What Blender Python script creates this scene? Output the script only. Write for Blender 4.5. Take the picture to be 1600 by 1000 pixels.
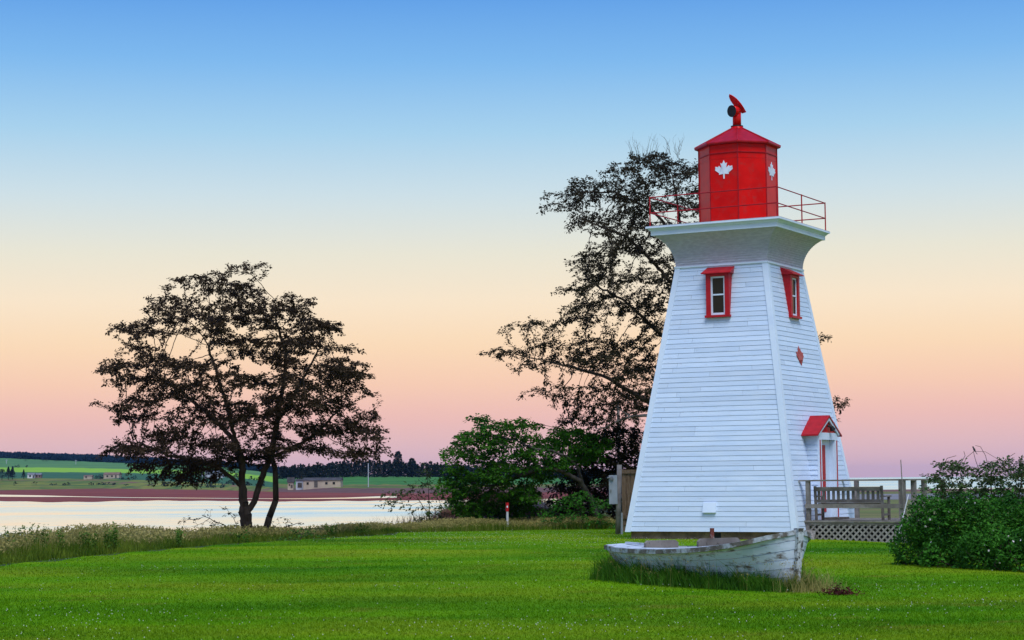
import bpy, bmesh, math, random
import numpy as np
from mathutils import Vector, Matrix

# ------------------------------------------------------------------ camera, sky, sun, exposure
for o in list(bpy.data.objects):
    bpy.data.objects.remove(o)
SC = bpy.context.scene
COL = SC.collection
F_PX, PITCH, ROLL, EYE = 3048.4, math.radians(4.696), math.radians(-0.563), 1.6

cam_d = bpy.data.cameras.new('camera')
cam_d.sensor_width = 36.0
cam_d.lens = 36.0 * F_PX / 1600.0
cam_d.clip_start = 0.1
cam_d.clip_end = 60000
cam = bpy.data.objects.new('camera', cam_d)
COL.objects.link(cam)
cam.matrix_world = (Matrix.Translation((0, 0, EYE)) @ Matrix.Rotation(math.pi / 2 + PITCH, 4, 'X')
                    @ Matrix.Rotation(ROLL, 4, 'Z'))
SC.camera = cam

world = bpy.data.worlds.new('World')
SC.world = world
world.use_nodes = True
nt = world.node_tree
nt.nodes.clear()
w_out = nt.nodes.new('ShaderNodeOutputWorld')
w_bg = nt.nodes.new('ShaderNodeBackground')
w_bg.inputs['Strength'].default_value = 1.0
w_tc = nt.nodes.new('ShaderNodeTexCoord')
w_sep = nt.nodes.new('ShaderNodeSeparateXYZ')
w_asin = nt.nodes.new('ShaderNodeMath'); w_asin.operation = 'ARCSINE'
w_mul = nt.nodes.new('ShaderNodeMath'); w_mul.operation = 'MULTIPLY'
w_mul.inputs[1].default_value = 1 / math.radians(90)
w_ramp = nt.nodes.new('ShaderNodeValToRGB')


def lin(c):
    return tuple(((v / 255) / 12.92 if v / 255 <= .04045 else ((v / 255 + .055) / 1.055) ** 2.4) for v in c)


# twilight sky: elevation in degrees -> colour, the same all the way round
SKY = [(0.0, (214, 178, 194)), (0.9, (226, 187, 192)), (1.9, (241, 192, 183)), (2.9, (250, 207, 180)),
       (4.0, (253, 221, 185)), (5.2, (251, 231, 203)), (6.6, (235, 231, 213)), (8.3, (207, 225, 232)),
       (10.2, (168, 210, 238)), (12.2, (128, 186, 239)), (14.2, (98, 161, 232)), (22.0, (78, 138, 218)),
       (45.0, (60, 112, 196)), (90.0, (48, 92, 172))]
els = w_ramp.color_ramp.elements
els[0].position = 0.0
els[0].color = (*lin(SKY[0][1]), 1)
els[1].position = 1.0
els[1].color = (*lin(SKY[-1][1]), 1)
for d, c in SKY[1:-1]:
    e = els.new(d / 90.0)
    e.color = (*lin(c), 1)
w_ramp.color_ramp.interpolation = 'LINEAR'
nt.links.new(w_tc.outputs['Generated'], w_sep.inputs[0])
nt.links.new(w_sep.outputs['Z'], w_asin.inputs[0])
nt.links.new(w_asin.outputs[0], w_mul.inputs[0])
nt.links.new(w_mul.outputs[0], w_ramp.inputs[0])
nt.links.new(w_ramp.outputs[0], w_bg.inputs['Color'])
nt.links.new(w_bg.outputs[0], w_out.inputs['Surface'])

SUN_DIR = Vector((0.13, -0.50, 0.86)).normalized()      # towards the bright part of the evening sky
sun_d = bpy.data.lights.new('sun', 'SUN')
sun_d.energy = 3.2
sun_d.angle = math.radians(38)
sun_d.color = (0.90, 0.96, 1.0)
sun = bpy.data.objects.new('sun', sun_d)
COL.objects.link(sun)
sun.rotation_euler = (-SUN_DIR).to_track_quat('-Z', 'Y').to_euler()

SC.view_settings.view_transform = 'Standard'
SC.view_settings.look = 'None'
SC.view_settings.exposure = 0.0
SC.view_settings.gamma = 1.0

rng = np.random.default_rng(11)
random.seed(5)

# ------------------------------------------------------------------ placing helpers
CR, SR = math.cos(ROLL), math.sin(ROLL)
CP, SP = math.cos(PITCH), math.sin(PITCH)


def ray(px, py):
    X, Y = px - 800, py - 500
    x = X * CR + Y * SR
    y = -X * SR + Y * CR
    return np.array([x, F_PX * CP + y * SP, F_PX * SP - y * CP])


def at(px, py, Y):
    r = ray(px, py)
    return np.array([0, 0, EYE]) + r * (Y / r[1])


def horizon(px):
    return 750.4 - 0.00983 * (px - 800)


# ------------------------------------------------------------------ materials
MATS = {}


def new_mat(name):
    m = bpy.data.materials.new(name)
    m.use_nodes = True
    t = m.node_tree
    for n in list(t.nodes):
        if n.type != 'OUTPUT_MATERIAL' and n.type != 'BSDF_PRINCIPLED':
            t.nodes.remove(n)
    return m, t, t.nodes['Principled BSDF'], t.nodes['Material Output']


def noisy(name, c1, c2, scale=4.0, rough=0.8, bump=0.0, stretch=(1, 1, 1), detail=6, lo=.35, hi=.65, spec=.3,
          c3=None, scale3=20.0, lo3=.55, hi3=.7, coord='Object', metallic=0.0, bscale=None, rand=0.0, stretch3=None):
    """two colours mixed by noise, an optional third colour in patches, bump, per-object value shift"""
    if name in MATS:
        return MATS[name]
    m, t, p, out = new_mat(name)
    N, L = t.nodes, t.links
    tc = N.new('ShaderNodeTexCoord')
    if coord == 'World':
        geo = N.new('ShaderNodeNewGeometry')
        src = geo.outputs['Position']
    else:
        src = tc.outputs[coord]
    mp = N.new('ShaderNodeMapping')
    mp.inputs['Scale'].default_value = stretch
    L.new(src, mp.inputs['Vector'])
    if rand > 0:
        oi0 = N.new('ShaderNodeObjectInfo')
        ml = N.new('ShaderNodeMath'); ml.operation = 'MULTIPLY'; ml.inputs[1].default_value = 37.0
        L.new(oi0.outputs['Random'], ml.inputs[0])
        L.new(ml.outputs[0], mp.inputs['Location'])
    n1 = N.new('ShaderNodeTexNoise')
    n1.inputs['Scale'].default_value = scale
    n1.inputs['Detail'].default_value = detail
    L.new(mp.outputs[0], n1.inputs['Vector'])
    r = N.new('ShaderNodeMapRange')
    r.inputs['From Min'].default_value = lo
    r.inputs['From Max'].default_value = hi
    L.new(n1.outputs['Fac'], r.inputs['Value'])
    mx = N.new('ShaderNodeMix'); mx.data_type = 'RGBA'
    mx.inputs['A'].default_value = (*c1, 1)
    mx.inputs['B'].default_value = (*c2, 1)
    L.new(r.outputs[0], mx.inputs['Factor'])
    colr = mx.outputs['Result']
    if c3 is not None:
        mp3 = N.new('ShaderNodeMapping')
        mp3.inputs['Scale'].default_value = stretch3 or stretch
        L.new(src, mp3.inputs['Vector'])
        if rand > 0:
            L.new(ml.outputs[0], mp3.inputs['Location'])
        n3 = N.new('ShaderNodeTexNoise')
        n3.inputs['Scale'].default_value = scale3
        n3.inputs['Detail'].default_value = 8
        n3.inputs['Roughness'].default_value = .65
        L.new(mp3.outputs[0], n3.inputs['Vector'])
        r3 = N.new('ShaderNodeMapRange')
        r3.inputs['From Min'].default_value = lo3
        r3.inputs['From Max'].default_value = hi3
        L.new(n3.outputs['Fac'], r3.inputs['Value'])
        m3 = N.new('ShaderNodeMix'); m3.data_type = 'RGBA'
        m3.inputs['B'].default_value = (*c3, 1)
        L.new(colr, m3.inputs['A'])
        L.new(r3.outputs[0], m3.inputs['Factor'])
        colr = m3.outputs['Result']
    if rand > 0:
        oi = N.new('ShaderNodeObjectInfo')
        rr = N.new('ShaderNodeMapRange')
        rr.inputs['To Min'].default_value = 1 - rand
        rr.inputs['To Max'].default_value = 1 + rand * .35
        L.new(oi.outputs['Random'], rr.inputs['Value'])
        hs = N.new('ShaderNodeHueSaturation')
        L.new(rr.outputs[0], hs.inputs['Value'])
        L.new(colr, hs.inputs['Color'])
        colr = hs.outputs['Color']
    L.new(colr, p.inputs['Base Color'])
    p.inputs['Roughness'].default_value = rough
    p.inputs['Specular IOR Level'].default_value = spec
    p.inputs['Metallic'].default_value = metallic
    if bump > 0:
        nb = N.new('ShaderNodeTexNoise')
        nb.inputs['Scale'].default_value = bscale or scale * 3
        nb.inputs['Detail'].default_value = 6
        L.new(mp.outputs[0], nb.inputs['Vector'])
        b = N.new('ShaderNodeBump')
        b.inputs['Strength'].default_value = bump
        b.inputs['Distance'].default_value = 0.02
        L.new(nb.outputs['Fac'], b.inputs['Height'])
        L.new(b.outputs[0], p.inputs['Normal'])
    MATS[name] = m
    return m


def leafy(name, c1, c2, trans=0.25, scale=1.2, rough=0.6, fine=0.5, spec=.08):
    """leaf material: diffuse plus translucent, colour varying from clump to clump and from leaf to leaf"""
    if name in MATS:
        return MATS[name]
    m, t, p, out = new_mat(name)
    N, L = t.nodes, t.links
    geo = N.new('ShaderNodeNewGeometry')
    n1 = N.new('ShaderNodeTexNoise'); n1.inputs['Scale'].default_value = scale; n1.inputs['Detail'].default_value = 2
    n2 = N.new('ShaderNodeTexNoise'); n2.inputs['Scale'].default_value = scale * 11; n2.inputs['Detail'].default_value = 1
    L.new(geo.outputs['Position'], n1.inputs['Vector'])
    L.new(geo.outputs['Position'], n2.inputs['Vector'])
    ad = N.new('ShaderNodeMath'); ad.operation = 'MULTIPLY_ADD'
    ad.inputs[1].default_value = fine
    L.new(n2.outputs['Fac'], ad.inputs[0]); L.new(n1.outputs['Fac'], ad.inputs[2])
    r = N.new('ShaderNodeMapRange')
    r.inputs['From Min'].default_value = .38 + fine * .32
    r.inputs['From Max'].default_value = .62 + fine * .68
    L.new(ad.outputs[0], r.inputs['Value'])
    mx = N.new('ShaderNodeMix'); mx.data_type = 'RGBA'
    mx.inputs['A'].default_value = (*c1, 1); mx.inputs['B'].default_value = (*c2, 1)
    L.new(r.outputs[0], mx.inputs['Factor'])
    L.new(mx.outputs['Result'], p.inputs['Base Color'])
    p.inputs['Roughness'].default_value = rough
    p.inputs['Specular IOR Level'].default_value = spec
    tr = N.new('ShaderNodeBsdfTranslucent')
    L.new(mx.outputs['Result'], tr.inputs['Color'])
    ms = N.new('ShaderNodeMixShader'); ms.inputs['Fac'].default_value = trans
    L.new(p.outputs[0], ms.inputs[1]); L.new(tr.outputs[0], ms.inputs[2])
    L.new(ms.outputs[0], out.inputs['Surface'])
    MATS[name] = m
    return m


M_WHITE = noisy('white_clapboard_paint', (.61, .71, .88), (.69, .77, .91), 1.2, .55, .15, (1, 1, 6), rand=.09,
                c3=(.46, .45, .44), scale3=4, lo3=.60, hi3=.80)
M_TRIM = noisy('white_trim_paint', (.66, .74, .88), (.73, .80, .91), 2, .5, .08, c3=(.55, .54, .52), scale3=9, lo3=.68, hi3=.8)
M_SHINGLE = noisy('shade_darkened_shingle', (.44, .41, .47), (.54, .51, .57), 7, .7, .3, (1, 1, 3))  # white shingles darkened: shade under the gallery put into the base colour
M_CORE = noisy('weathered_sheathing', (.10, .09, .09), (.17, .15, .14), 6, .9)
M_RED = noisy('glossy_red_paint', (.62, .002, .002), (.72, .004, .003), 3, .32, .05, spec=.14, c3=(.45, .035, .03), scale3=5, lo3=.52, hi3=.8)
M_REDROOF = noisy('red_roof_paint', (.34, .003, .008), (.44, .006, .012), 6, .45, .15, spec=.25)
M_REDTRIM = noisy('red_trim_paint', (.42, .004, .010), (.52, .008, .014), 5, .45)
M_RAIL = noisy('red_pipe_paint', (.34, .004, .010), (.44, .01, .014), 6, .45)
M_GALLERY = noisy('grey_gallery_paint', (.30, .31, .34), (.40, .41, .44), 4, .7)
M_STONE = noisy('brown_foundation', (.16, .10, .07), (.30, .20, .13), 3, .95, .5, c3=(.08, .05, .04), scale3=8)
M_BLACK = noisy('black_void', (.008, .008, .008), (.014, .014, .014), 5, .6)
M_WOOD = noisy('grey_weathered_wood', (.15, .125, .11), (.27, .235, .21), 3, .9, .4, (1, 1, 1), c3=(.07, .06, .05),
               scale3=14, lo3=.58, hi3=.75, rand=.22)
M_WOODD = noisy('dark_weathered_wood', (.07, .055, .045), (.14, .115, .10), 4, .9, .4, rand=.25)
M_PLANKF = noisy('brown_fence_wood', (.13, .075, .04), (.22, .14, .085), 5, .9, .4, (6, 6, 1), rand=.25)
M_BARK = noisy('dark_bark', (.035, .024, .016), (.075, .052, .036), 9, .95, .8, (1, 1, .35))
M_BARKG = noisy('grey_dead_bark', (.14, .115, .10), (.24, .20, .18), 9, .95, .6, (1, 1, .35))
M_GREYMETAL = noisy('grey_enamel', (.33, .35, .37), (.42, .44, .46), 3, .5, metallic=0.1)
M_STEEL = noisy('dull_steel', (.22, .22, .23), (.34, .34, .35), 8, .4, metallic=.8)
M_SOIL = noisy('red_soil', (.13, .055, .035), (.23, .115, .08), .8, .95, .6, c3=(.10, .085, .03), scale3=1.5, lo3=.5, hi3=.62, coord='World')
M_ROCK = noisy('pale_rock', (.20, .17, .16), (.36, .32, .31), 4, .9, .6)
M_CONC = noisy('pebbled_concrete', (.17, .15, .14), (.34, .30, .28), 22, .95, .6, c3=(.08, .07, .065), scale3=30, lo3=.52, hi3=.66)
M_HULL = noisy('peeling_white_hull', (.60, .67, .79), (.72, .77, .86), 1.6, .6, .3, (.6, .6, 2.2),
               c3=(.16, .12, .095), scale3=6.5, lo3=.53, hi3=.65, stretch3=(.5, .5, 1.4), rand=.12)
M_STEM = noisy('flaking_stem_paint', (.50, .52, .56), (.62, .64, .68), 5, .7, .4, c3=(.09, .075, .065), scale3=11, lo3=.47, hi3=.55)
M_DECKB = noisy('worn_boat_deck', (.46, .50, .55), (.62, .66, .72), 4, .7, .3, c3=(.17, .15, .14), scale3=8, lo3=.56, hi3=.68)


def glass_mat():
    m, t, p, out = new_mat('window_glass')
    p.inputs['Base Color'].default_value = (.012, .014, .012, 1)
    p.inputs['Roughness'].default_value = .06
    p.inputs['Specular IOR Level'].default_value = .2
    return m


M_GLASS = glass_mat()


# ------------------------------------------------------------------ mesh helpers
def link(o, parent=None):
    COL.objects.link(o)
    if parent is not None:
        o.parent = parent
    return o


def mesh_obj(name, me, mats, parent=None, smooth=False):
    o = bpy.data.objects.new(name, me)
    for m in (mats if isinstance(mats, (list, tuple)) else [mats]):
        me.materials.append(m)
    if smooth:
        me.polygons.foreach_set('use_smooth', [True] * len(me.polygons))
    return link(o, parent)


def arrays_mesh(name, V, faces_list, mat_idx=None):
    """fast mesh from numpy arrays; faces_list: list of (M,k) int arrays"""
    me = bpy.data.meshes.new(name)
    V = np.asarray(V, np.float32)
    me.vertices.add(len(V))
    me.vertices.foreach_set('co', V.ravel())
    loops = np.concatenate([f.ravel() for f in faces_list]).astype(np.int32)
    sizes = np.concatenate([np.full(len(f), f.shape[1]) for f in faces_list])
    starts = np.concatenate([[0], np.cumsum(sizes)[:-1]]).astype(np.int32)
    me.loops.add(len(loops))
    me.loops.foreach_set('vertex_index', loops)
    me.polygons.add(len(sizes))
    me.polygons.foreach_set('loop_start', starts)
    me.polygons.foreach_set('loop_total', sizes.astype(np.int32))
    if mat_idx is not None:
        me.polygons.foreach_set('material_index', np.asarray(mat_idx, np.int32))
    me.update(calc_edges=True)
    me.validate()
    return me


class MB:
    def __init__(s):
        s.v, s.f = [], []

    def add(s, vs, fs):
        k = len(s.v)
        s.v += [tuple(v) for v in vs]
        s.f += [tuple(i + k for i in f) for f in fs]
        return s

    def hexa(s, p):
        """eight corners: bottom ring 0-3, top ring 4-7"""
        return s.add(p, [(3, 2, 1, 0), (4, 5, 6, 7), (0, 1, 5, 4), (1, 2, 6, 5), (2, 3, 7, 6), (3, 0, 4, 7)])

    def box(s, lo, hi):
        a, b, c = lo
        d, e, f = hi
        return s.hexa([(a, b, c), (d, b, c), (d, e, c), (a, e, c), (a, b, f), (d, b, f), (d, e, f), (a, e, f)])

    def bar(s, p0, p1, w, h, up=(0, 0, 1)):
        """rectangular bar from p0 to p1, w sideways and h along up"""
        p0, p1 = Vector(p0), Vector(p1)
        d = (p1 - p0).normalized()
        side = d.cross(Vector(up))
        if side.length < 1e-4:
            side = d.cross(Vector((1, 0, 0)))
        side.normalize()
        u = side.cross(d).normalized()
        a, b = side * (w / 2), u * (h / 2)
        return s.hexa([p0 - a - b, p0 + a - b, p0 + a + b, p0 - a + b, p1 - a - b, p1 + a - b, p1 + a + b, p1 - a + b])

    def tube(s, p0, p1, r0, r1=None, n=10, caps=True):
        r1 = r0 if r1 is None else r1
        p0, p1 = Vector(p0), Vector(p1)
        d = (p1 - p0).normalized()
        a = d.cross(Vector((0, 0, 1)))
        if a.length < 1e-3:
            a = Vector((1, 0, 0))
        a.normalize()
        b = d.cross(a)
        vs = []
        for p, r in ((p0, r0), (p1, r1)):
            for i in range(n):
                t = 2 * math.pi * i / n
                vs.append(p + a * (r * math.cos(t)) + b * (r * math.sin(t)))
        fs = [(i, (i + 1) % n, n + (i + 1) % n, n + i) for i in range(n)]
        if caps:
            fs += [tuple(range(n - 1, -1, -1)), tuple(range(n, 2 * n))]
        return s.add(vs, fs)

    def rings(s, rings, cap0=True, cap1=True):
        n = len(rings[0])
        vs = [p for r in rings for p in r]
        fs = []
        for k in range(len(rings) - 1):
            for i in range(n):
                j = (i + 1) % n
                fs.append((k * n + i, k * n + j, (k + 1) * n + j, (k + 1) * n + i))
        if cap0:
            fs.append(tuple(range(n - 1, -1, -1)))
        if cap1:
            fs.append(tuple(range((len(rings) - 1) * n, len(rings) * n)))
        return s.add(vs, fs)

    def build(s, name, mat, parent=None, smooth=False):
        me = bpy.data.meshes.new(name)
        me.from_pydata(s.v, [], s.f)
        bm = bmesh.new()
        bm.from_mesh(me)
        bmesh.ops.recalc_face_normals(bm, faces=bm.faces)
        bm.to_mesh(me)
        bm.free()
        me.update()
        return mesh_obj(name, me, mat, parent, smooth)


def tag(o, label=None, cat=None, group=None, kind=None):
    if label: o['label'] = label
    if cat: o['category'] = cat
    if group: o['group'] = group
    if kind: o['kind'] = kind
    return o


def empty(name, loc, rz=0.0, label=None, cat=None, group=None):
    o = bpy.data.objects.new(name, None)
    o.empty_display_size = .3
    o.location = loc
    o.rotation_euler = (0, 0, rz)
    COL.objects.link(o)
    return tag(o, label, cat, group)


def smooth01(x):
    x = np.clip(x, 0, 1)
    return x * x * (3 - 2 * x)


# ------------------------------------------------------------------ terrain
SHORE = np.array([(-90, -30), (-25, 20), (-10.43, 39.8), (-7.65, 51.7), (-3.95, 59.6), (-3.2, 64), (-2.4, 70),
                  (-1.2, 77), (1, 86), (5, 98), (10, 125), (15, 200), (18, 400)], float)


def shore_d(x, y):
    """signed distance to the lawn's edge, positive towards the water"""
    x = np.atleast_1d(np.asarray(x, float)); y = np.atleast_1d(np.asarray(y, float))
    best = np.full(x.shape, 1e9); sign = np.ones(x.shape)
    for (ax, ay), (bx, by) in zip(SHORE[:-1], SHORE[1:]):
        dx, dy = bx - ax, by - ay
        t = np.clip(((x - ax) * dx + (y - ay) * dy) / (dx * dx + dy * dy), 0, 1)
        d = np.hypot(x - ax - t * dx, y - ay - t * dy)
        side = dx * (y - ay) - dy * (x - ax)
        m = d < best
        best = np.where(m, d, best); sign = np.where(m, np.where(side > 0, 1.0, -1.0), sign)
    return best * sign


def ground(x, y):
    x = np.atleast_1d(np.asarray(x, float)); y = np.atleast_1d(np.asarray(y, float))
    d = shore_d(x, y)
    z = -0.10 * smooth01((x - 7.5) / 3.0)
    z = z - 0.06 * np.clip(d, 0, 5) - 3.2 * smooth01((d - 4.5) / 7.5)
    z = z - 3.2 * smooth01((y - 258) / 14)
    far = smooth01((27 - y) / 14)
    z = z + 0.02 * np.sin(x * .35 + 1) * np.sin(y * .23) * smooth01((52 - y) / 8)
    z = z + 0.95 * np.exp(-(((x + .3) / 2.3) ** 2 + ((y - 72.5) / 3.4) ** 2))
    return z


def gz(x, y):
    return float(ground(x, y)[0])


def lawn_mat(name, trans):
    """mown grass: deep green, mid green and olive patches drawn out along the mower's passes, plus fine mottling"""
    m, t, p, out = new_mat(name)
    N, L = t.nodes, t.links
    geo = N.new('ShaderNodeNewGeometry')

    def noise(sx, sy, sc, detail, lo, hi, rough=.55):
        mp = N.new('ShaderNodeMapping'); mp.inputs['Scale'].default_value = (sx, sy, 1)
        mp.inputs['Rotation'].default_value = (0, 0, math.radians(8))
        L.new(geo.outputs['Position'], mp.inputs['Vector'])
        n_ = N.new('ShaderNodeTexNoise'); n_.inputs['Scale'].default_value = sc; n_.inputs['Detail'].default_value = detail
        n_.inputs['Roughness'].default_value = rough
        L.new(mp.outputs[0], n_.inputs['Vector'])
        r = N.new('ShaderNodeMapRange'); r.inputs['From Min'].default_value = lo; r.inputs['From Max'].default_value = hi
        L.new(n_.outputs['Fac'], r.inputs['Value'])
        return r.outputs[0]

    def mix(a, b_, f):
        mx = N.new('ShaderNodeMix'); mx.data_type = 'RGBA'
        for k, v in (('A', a), ('B', b_)):
            if isinstance(v, tuple): mx.inputs[k].default_value = (*v, 1)
            else: L.new(v, mx.inputs[k])
        L.new(f, mx.inputs['Factor'])
        return mx.outputs['Result']
    c = mix((.062, .190, .003), (.130, .280, .004), noise(.45, .9, .45, 6, .34, .66))
    c = mix(c, (.235, .285, .012), noise(.34, .62, .30, 7, .45, .74))
    c = mix(c, (.026, .120, .003), noise(.30, .60, .26, 6, .48, .70))
    c = mix(c, (.185, .180, .020), noise(.7, 1.1, .9, 7, .56, .76, .65))
    c = mix(c, (.040, .115, .004), noise(.8, 1.2, 2.2, 6, .56, .78, .7))
    L.new(c, p.inputs['Base Color'])
    p.inputs['Roughness'].default_value = .95
    p.inputs['Specular IOR Level'].default_value = .02
    if trans:
        tr = N.new('ShaderNodeBsdfTranslucent'); L.new(c, tr.inputs['Color'])
        ms = N.new('ShaderNodeMixShader'); ms.inputs['Fac'].default_value = trans
        L.new(p.outputs[0], ms.inputs[1]); L.new(tr.outputs[0], ms.inputs[2]); L.new(ms.outputs[0], out.inputs['Surface'])
    return m


def build_ground():
    xs = np.concatenate([np.linspace(-150, -30, 16)[:-1], np.arange(-30, 30, .6), np.linspace(30, 500, 48)])
    ys = np.concatenate([np.linspace(-40, 8, 12)[:-1], np.arange(8, 100, .6), np.linspace(100, 275, 60)])
    X, Y = np.meshgrid(xs, ys)
    Z = ground(X.ravel(), Y.ravel())
    V = np.stack([X.ravel(), Y.ravel(), Z], 1)
    nx, ny = len(xs), len(ys)
    i, j = np.meshgrid(np.arange(nx - 1), np.arange(ny - 1))
    a = (j * nx + i).ravel()
    Fq = np.stack([a, a + 1, a + nx + 1, a + nx], 1)
    c = V[Fq].mean(1)
    d = shore_d(c[:, 0], c[:, 1])
    mi = np.zeros(len(Fq), int)
    mi[d > -.2] = 1
    mi[d > 5.0] = 2
    mi[np.hypot((c[:, 0] + .6) / 2.6, (c[:, 1] - 73) / 4.6) < 1] = 2
    mi[(c[:, 1] > 74) & (d < -.2)] = 3
    mi[(c[:, 1] > 222)] = 4
    me = arrays_mesh('ground', V, [Fq], mi)
    lawn = lawn_mat('lawn_turf', 0.0)
    rough = noisy('bank_grass_soil', (.020, .040, .010), (.05, .065, .022), 2, .95, coord='World')
    mead = noisy('dry_meadow', (.17, .135, .045), (.13, .16, .03), .12, .95, .4, (.35, 1, 1), coord='World', c3=(.055, .10, .015),
                 scale3=.25, lo3=.5, hi3=.62, bscale=6)
    beach = noisy('red_beach', (.13, .055, .045), (.20, .10, .085), .2, .95, coord='World')
    o = mesh_obj('ground', me, [lawn, rough, M_SOIL, mead, beach], smooth=True)
    tag(o, 'short green lawn falling to a red soil bank', 'lawn', kind='structure')
    return o


build_ground()

# gravel road across the flat land behind the deck
rd = MB()
n = 24
rx = np.linspace(16.5, 95, n)
ring0 = [(x, 141 + 4 * math.sin(x * .03) + 6 * math.exp(-((x - 16.5) / 6) ** 2), -0.085) for x in rx]
ring1 = [(x, 186 + 5 * math.sin(x * .03 + .4) - 9 * math.exp(-((x - 16.5) / 6) ** 2), -0.085) for x in rx]
rd.add(ring0 + ring1, [(i, i + 1, n + i + 1, n + i) for i in range(n - 1)])
o = rd.build('road', noisy('grey_road', (.17, .16, .165), (.22, .21, .215), .3, .95, coord='World'))
tag(o, 'grey gravel road across the grass behind the deck', 'road', kind='structure')


# water: one sheet to the horizon
def water_mat():
    """calm water: deep blue body under a rippled mirror, mixed by Fresnel"""
    m, t, p, out = new_mat('calm_water')
    N, L = t.nodes, t.links
    N.remove(p)
    geo = N.new('ShaderNodeNewGeometry')
    df = N.new('ShaderNodeBsdfDiffuse'); df.inputs['Color'].default_value = (.05, .08, .11, 1)
    gl = N.new('ShaderNodeBsdfGlossy'); gl.inputs['Color'].default_value = (.97, .97, .97, 1)
    gl.inputs['Roughness'].default_value = .02
    fr = N.new('ShaderNodeFresnel'); fr.inputs['IOR'].default_value = 1.33

    def noise(sx, sy, detail):
        mp = N.new('ShaderNodeMapping'); mp.inputs['Scale'].default_value = (sx, sy, 1)
        L.new(geo.outputs['Position'], mp.inputs['Vector'])
        n = N.new('ShaderNodeTexNoise'); n.inputs['Scale'].default_value = 1.0; n.inputs['Detail'].default_value = detail
        L.new(mp.outputs[0], n.inputs['Vector'])
        return n
    ripple, streak = noise(.25, 1.1, 4), noise(.010, .034, 7)
    # seen at a low angle only the wave faces that lean to the near shore show: a mean lean plus ripple scatter
    r3 = N.new('ShaderNodeMapRange')
    r3.inputs['From Min'].default_value = .34; r3.inputs['From Max'].default_value = .70
    r3.inputs['To Min'].default_value = -.036; r3.inputs['To Max'].default_value = -.074
    L.new(streak.outputs['Fac'], r3.inputs['Value'])
    base_n = N.new('ShaderNodeCombineXYZ'); base_n.inputs['Z'].default_value = 1.0
    # the open sea east of the point is rougher than the sheltered inlet
    sx = N.new('ShaderNodeSeparateXYZ'); L.new(geo.outputs['Position'], sx.inputs[0])
    rs = N.new('ShaderNodeMapRange')
    rs.inputs['From Min'].default_value = 10; rs.inputs['From Max'].default_value = 110; rs.inputs['To Min'].default_value = 0; rs.inputs['To Max'].default_value = -.022
    L.new(sx.outputs['X'], rs.inputs['Value'])
    ad = N.new('ShaderNodeMath'); ad.operation = 'ADD'
    L.new(r3.outputs[0], ad.inputs[0]); L.new(rs.outputs[0], ad.inputs[1])
    L.new(ad.outputs[0], base_n.inputs['Y'])
    sub = N.new('ShaderNodeVectorMath'); sub.operation = 'SUBTRACT'; sub.inputs[1].default_value = (.5, .5, .5)
    L.new(ripple.outputs['Color'], sub.inputs[0])
    scl = N.new('ShaderNodeVectorMath'); scl.operation = 'MULTIPLY'; scl.inputs[1].default_value = (.12, .085, 0)
    L.new(sub.outputs[0], scl.inputs[0])
    add = N.new('ShaderNodeVectorMath'); add.operation = 'ADD'
    L.new(base_n.outputs[0], add.inputs[0]); L.new(scl.outputs[0], add.inputs[1])
    nrm = N.new('ShaderNodeVectorMath'); nrm.operation = 'NORMALIZE'
    L.new(add.outputs[0], nrm.inputs[0])
    L.new(nrm.outputs[0], gl.inputs['Normal'])
    ms = N.new('ShaderNodeMixShader')
    L.new(fr.outputs[0], ms.inputs['Fac']); L.new(df.outputs[0], ms.inputs[1]); L.new(gl.outputs[0], ms.inputs[2])
    L.new(ms.outputs[0], out.inputs['Surface'])
    return m


M_WATER = water_mat()
sea = MB()
sea.add([(-7000, -200, -2.4), (7000, -200, -2.4), (7000, 11000, -2.4), (-7000, 11000, -2.4)], [(0, 1, 2, 3)])
o = sea.build('water', M_WATER)
tag(o, 'calm bay reflecting the pale evening sky', 'water', kind='structure')

# far shore: mud flat, marsh, fields and the wooded ridge. columns: px -> (range m, image height) of each band's edge
FC = [-420, 0, 80, 160, 250, 340, 450, 540, 620, 690, 800, 960, 1030]
FR = {
    1: [(1300, 768), (1300, 766), (1280, 764.5), (1250, 763.2), (1120, 764.5), (1000, 765.5), (700, 769), (640, 770), (620, 771), (600, 771), (600, 770), (620, 768), (700, 765)],
    2: [(1450, 750), (1450, 747.2), (1430, 747.5), (1400, 748.2), (1260, 751.5), (1120, 755), (780, 763), (700, 762.5), (690, 762.5), (685, 762.5), (685, 762), (690, 760), (760, 763)],
    3: [(1650, 741), (1650, 737.6), (1630, 737.6), (1600, 738.4), (1480, 740), (1350, 742), (930, 757), (840, 757), (830, 757), (830, 757), (830, 757), (830, 756), (830, 761)],
    4: [(1850, 734), (1850, 730.4), (1830, 730.6), (1800, 732), (1700, 734), (1600, 736), (1150, 747), (960, 745.5), (940, 745.5), (930, 746), (930, 747), (930, 748), (860, 760)],
    5: [(2300, 718), (2300, 715.5), (2220, 719), (2150, 722.3), (2080, 726), (2000, 729), (1500, 742), (1150, 743), (1120, 743), (1100, 744), (1100, 745), (1050, 747), (900, 761)],
    6: [(2900, 714), (2900, 712), (2850, 716), (2800, 720), (2700, 725), (2600, 728), (2200, 740), (1800, 742), (1800, 742), (1700, 743), (1700, 744), (1500, 748), (950, 766)],
}


def far_pt(px, band):
    Ys = [FR[band][k][0] for k in range(len(FC))]
    ys = [FR[band][k][1] for k in range(len(FC))]
    return at(px, float(np.interp(px, FC, ys)), float(np.interp(px, FC, Ys)))


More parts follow.
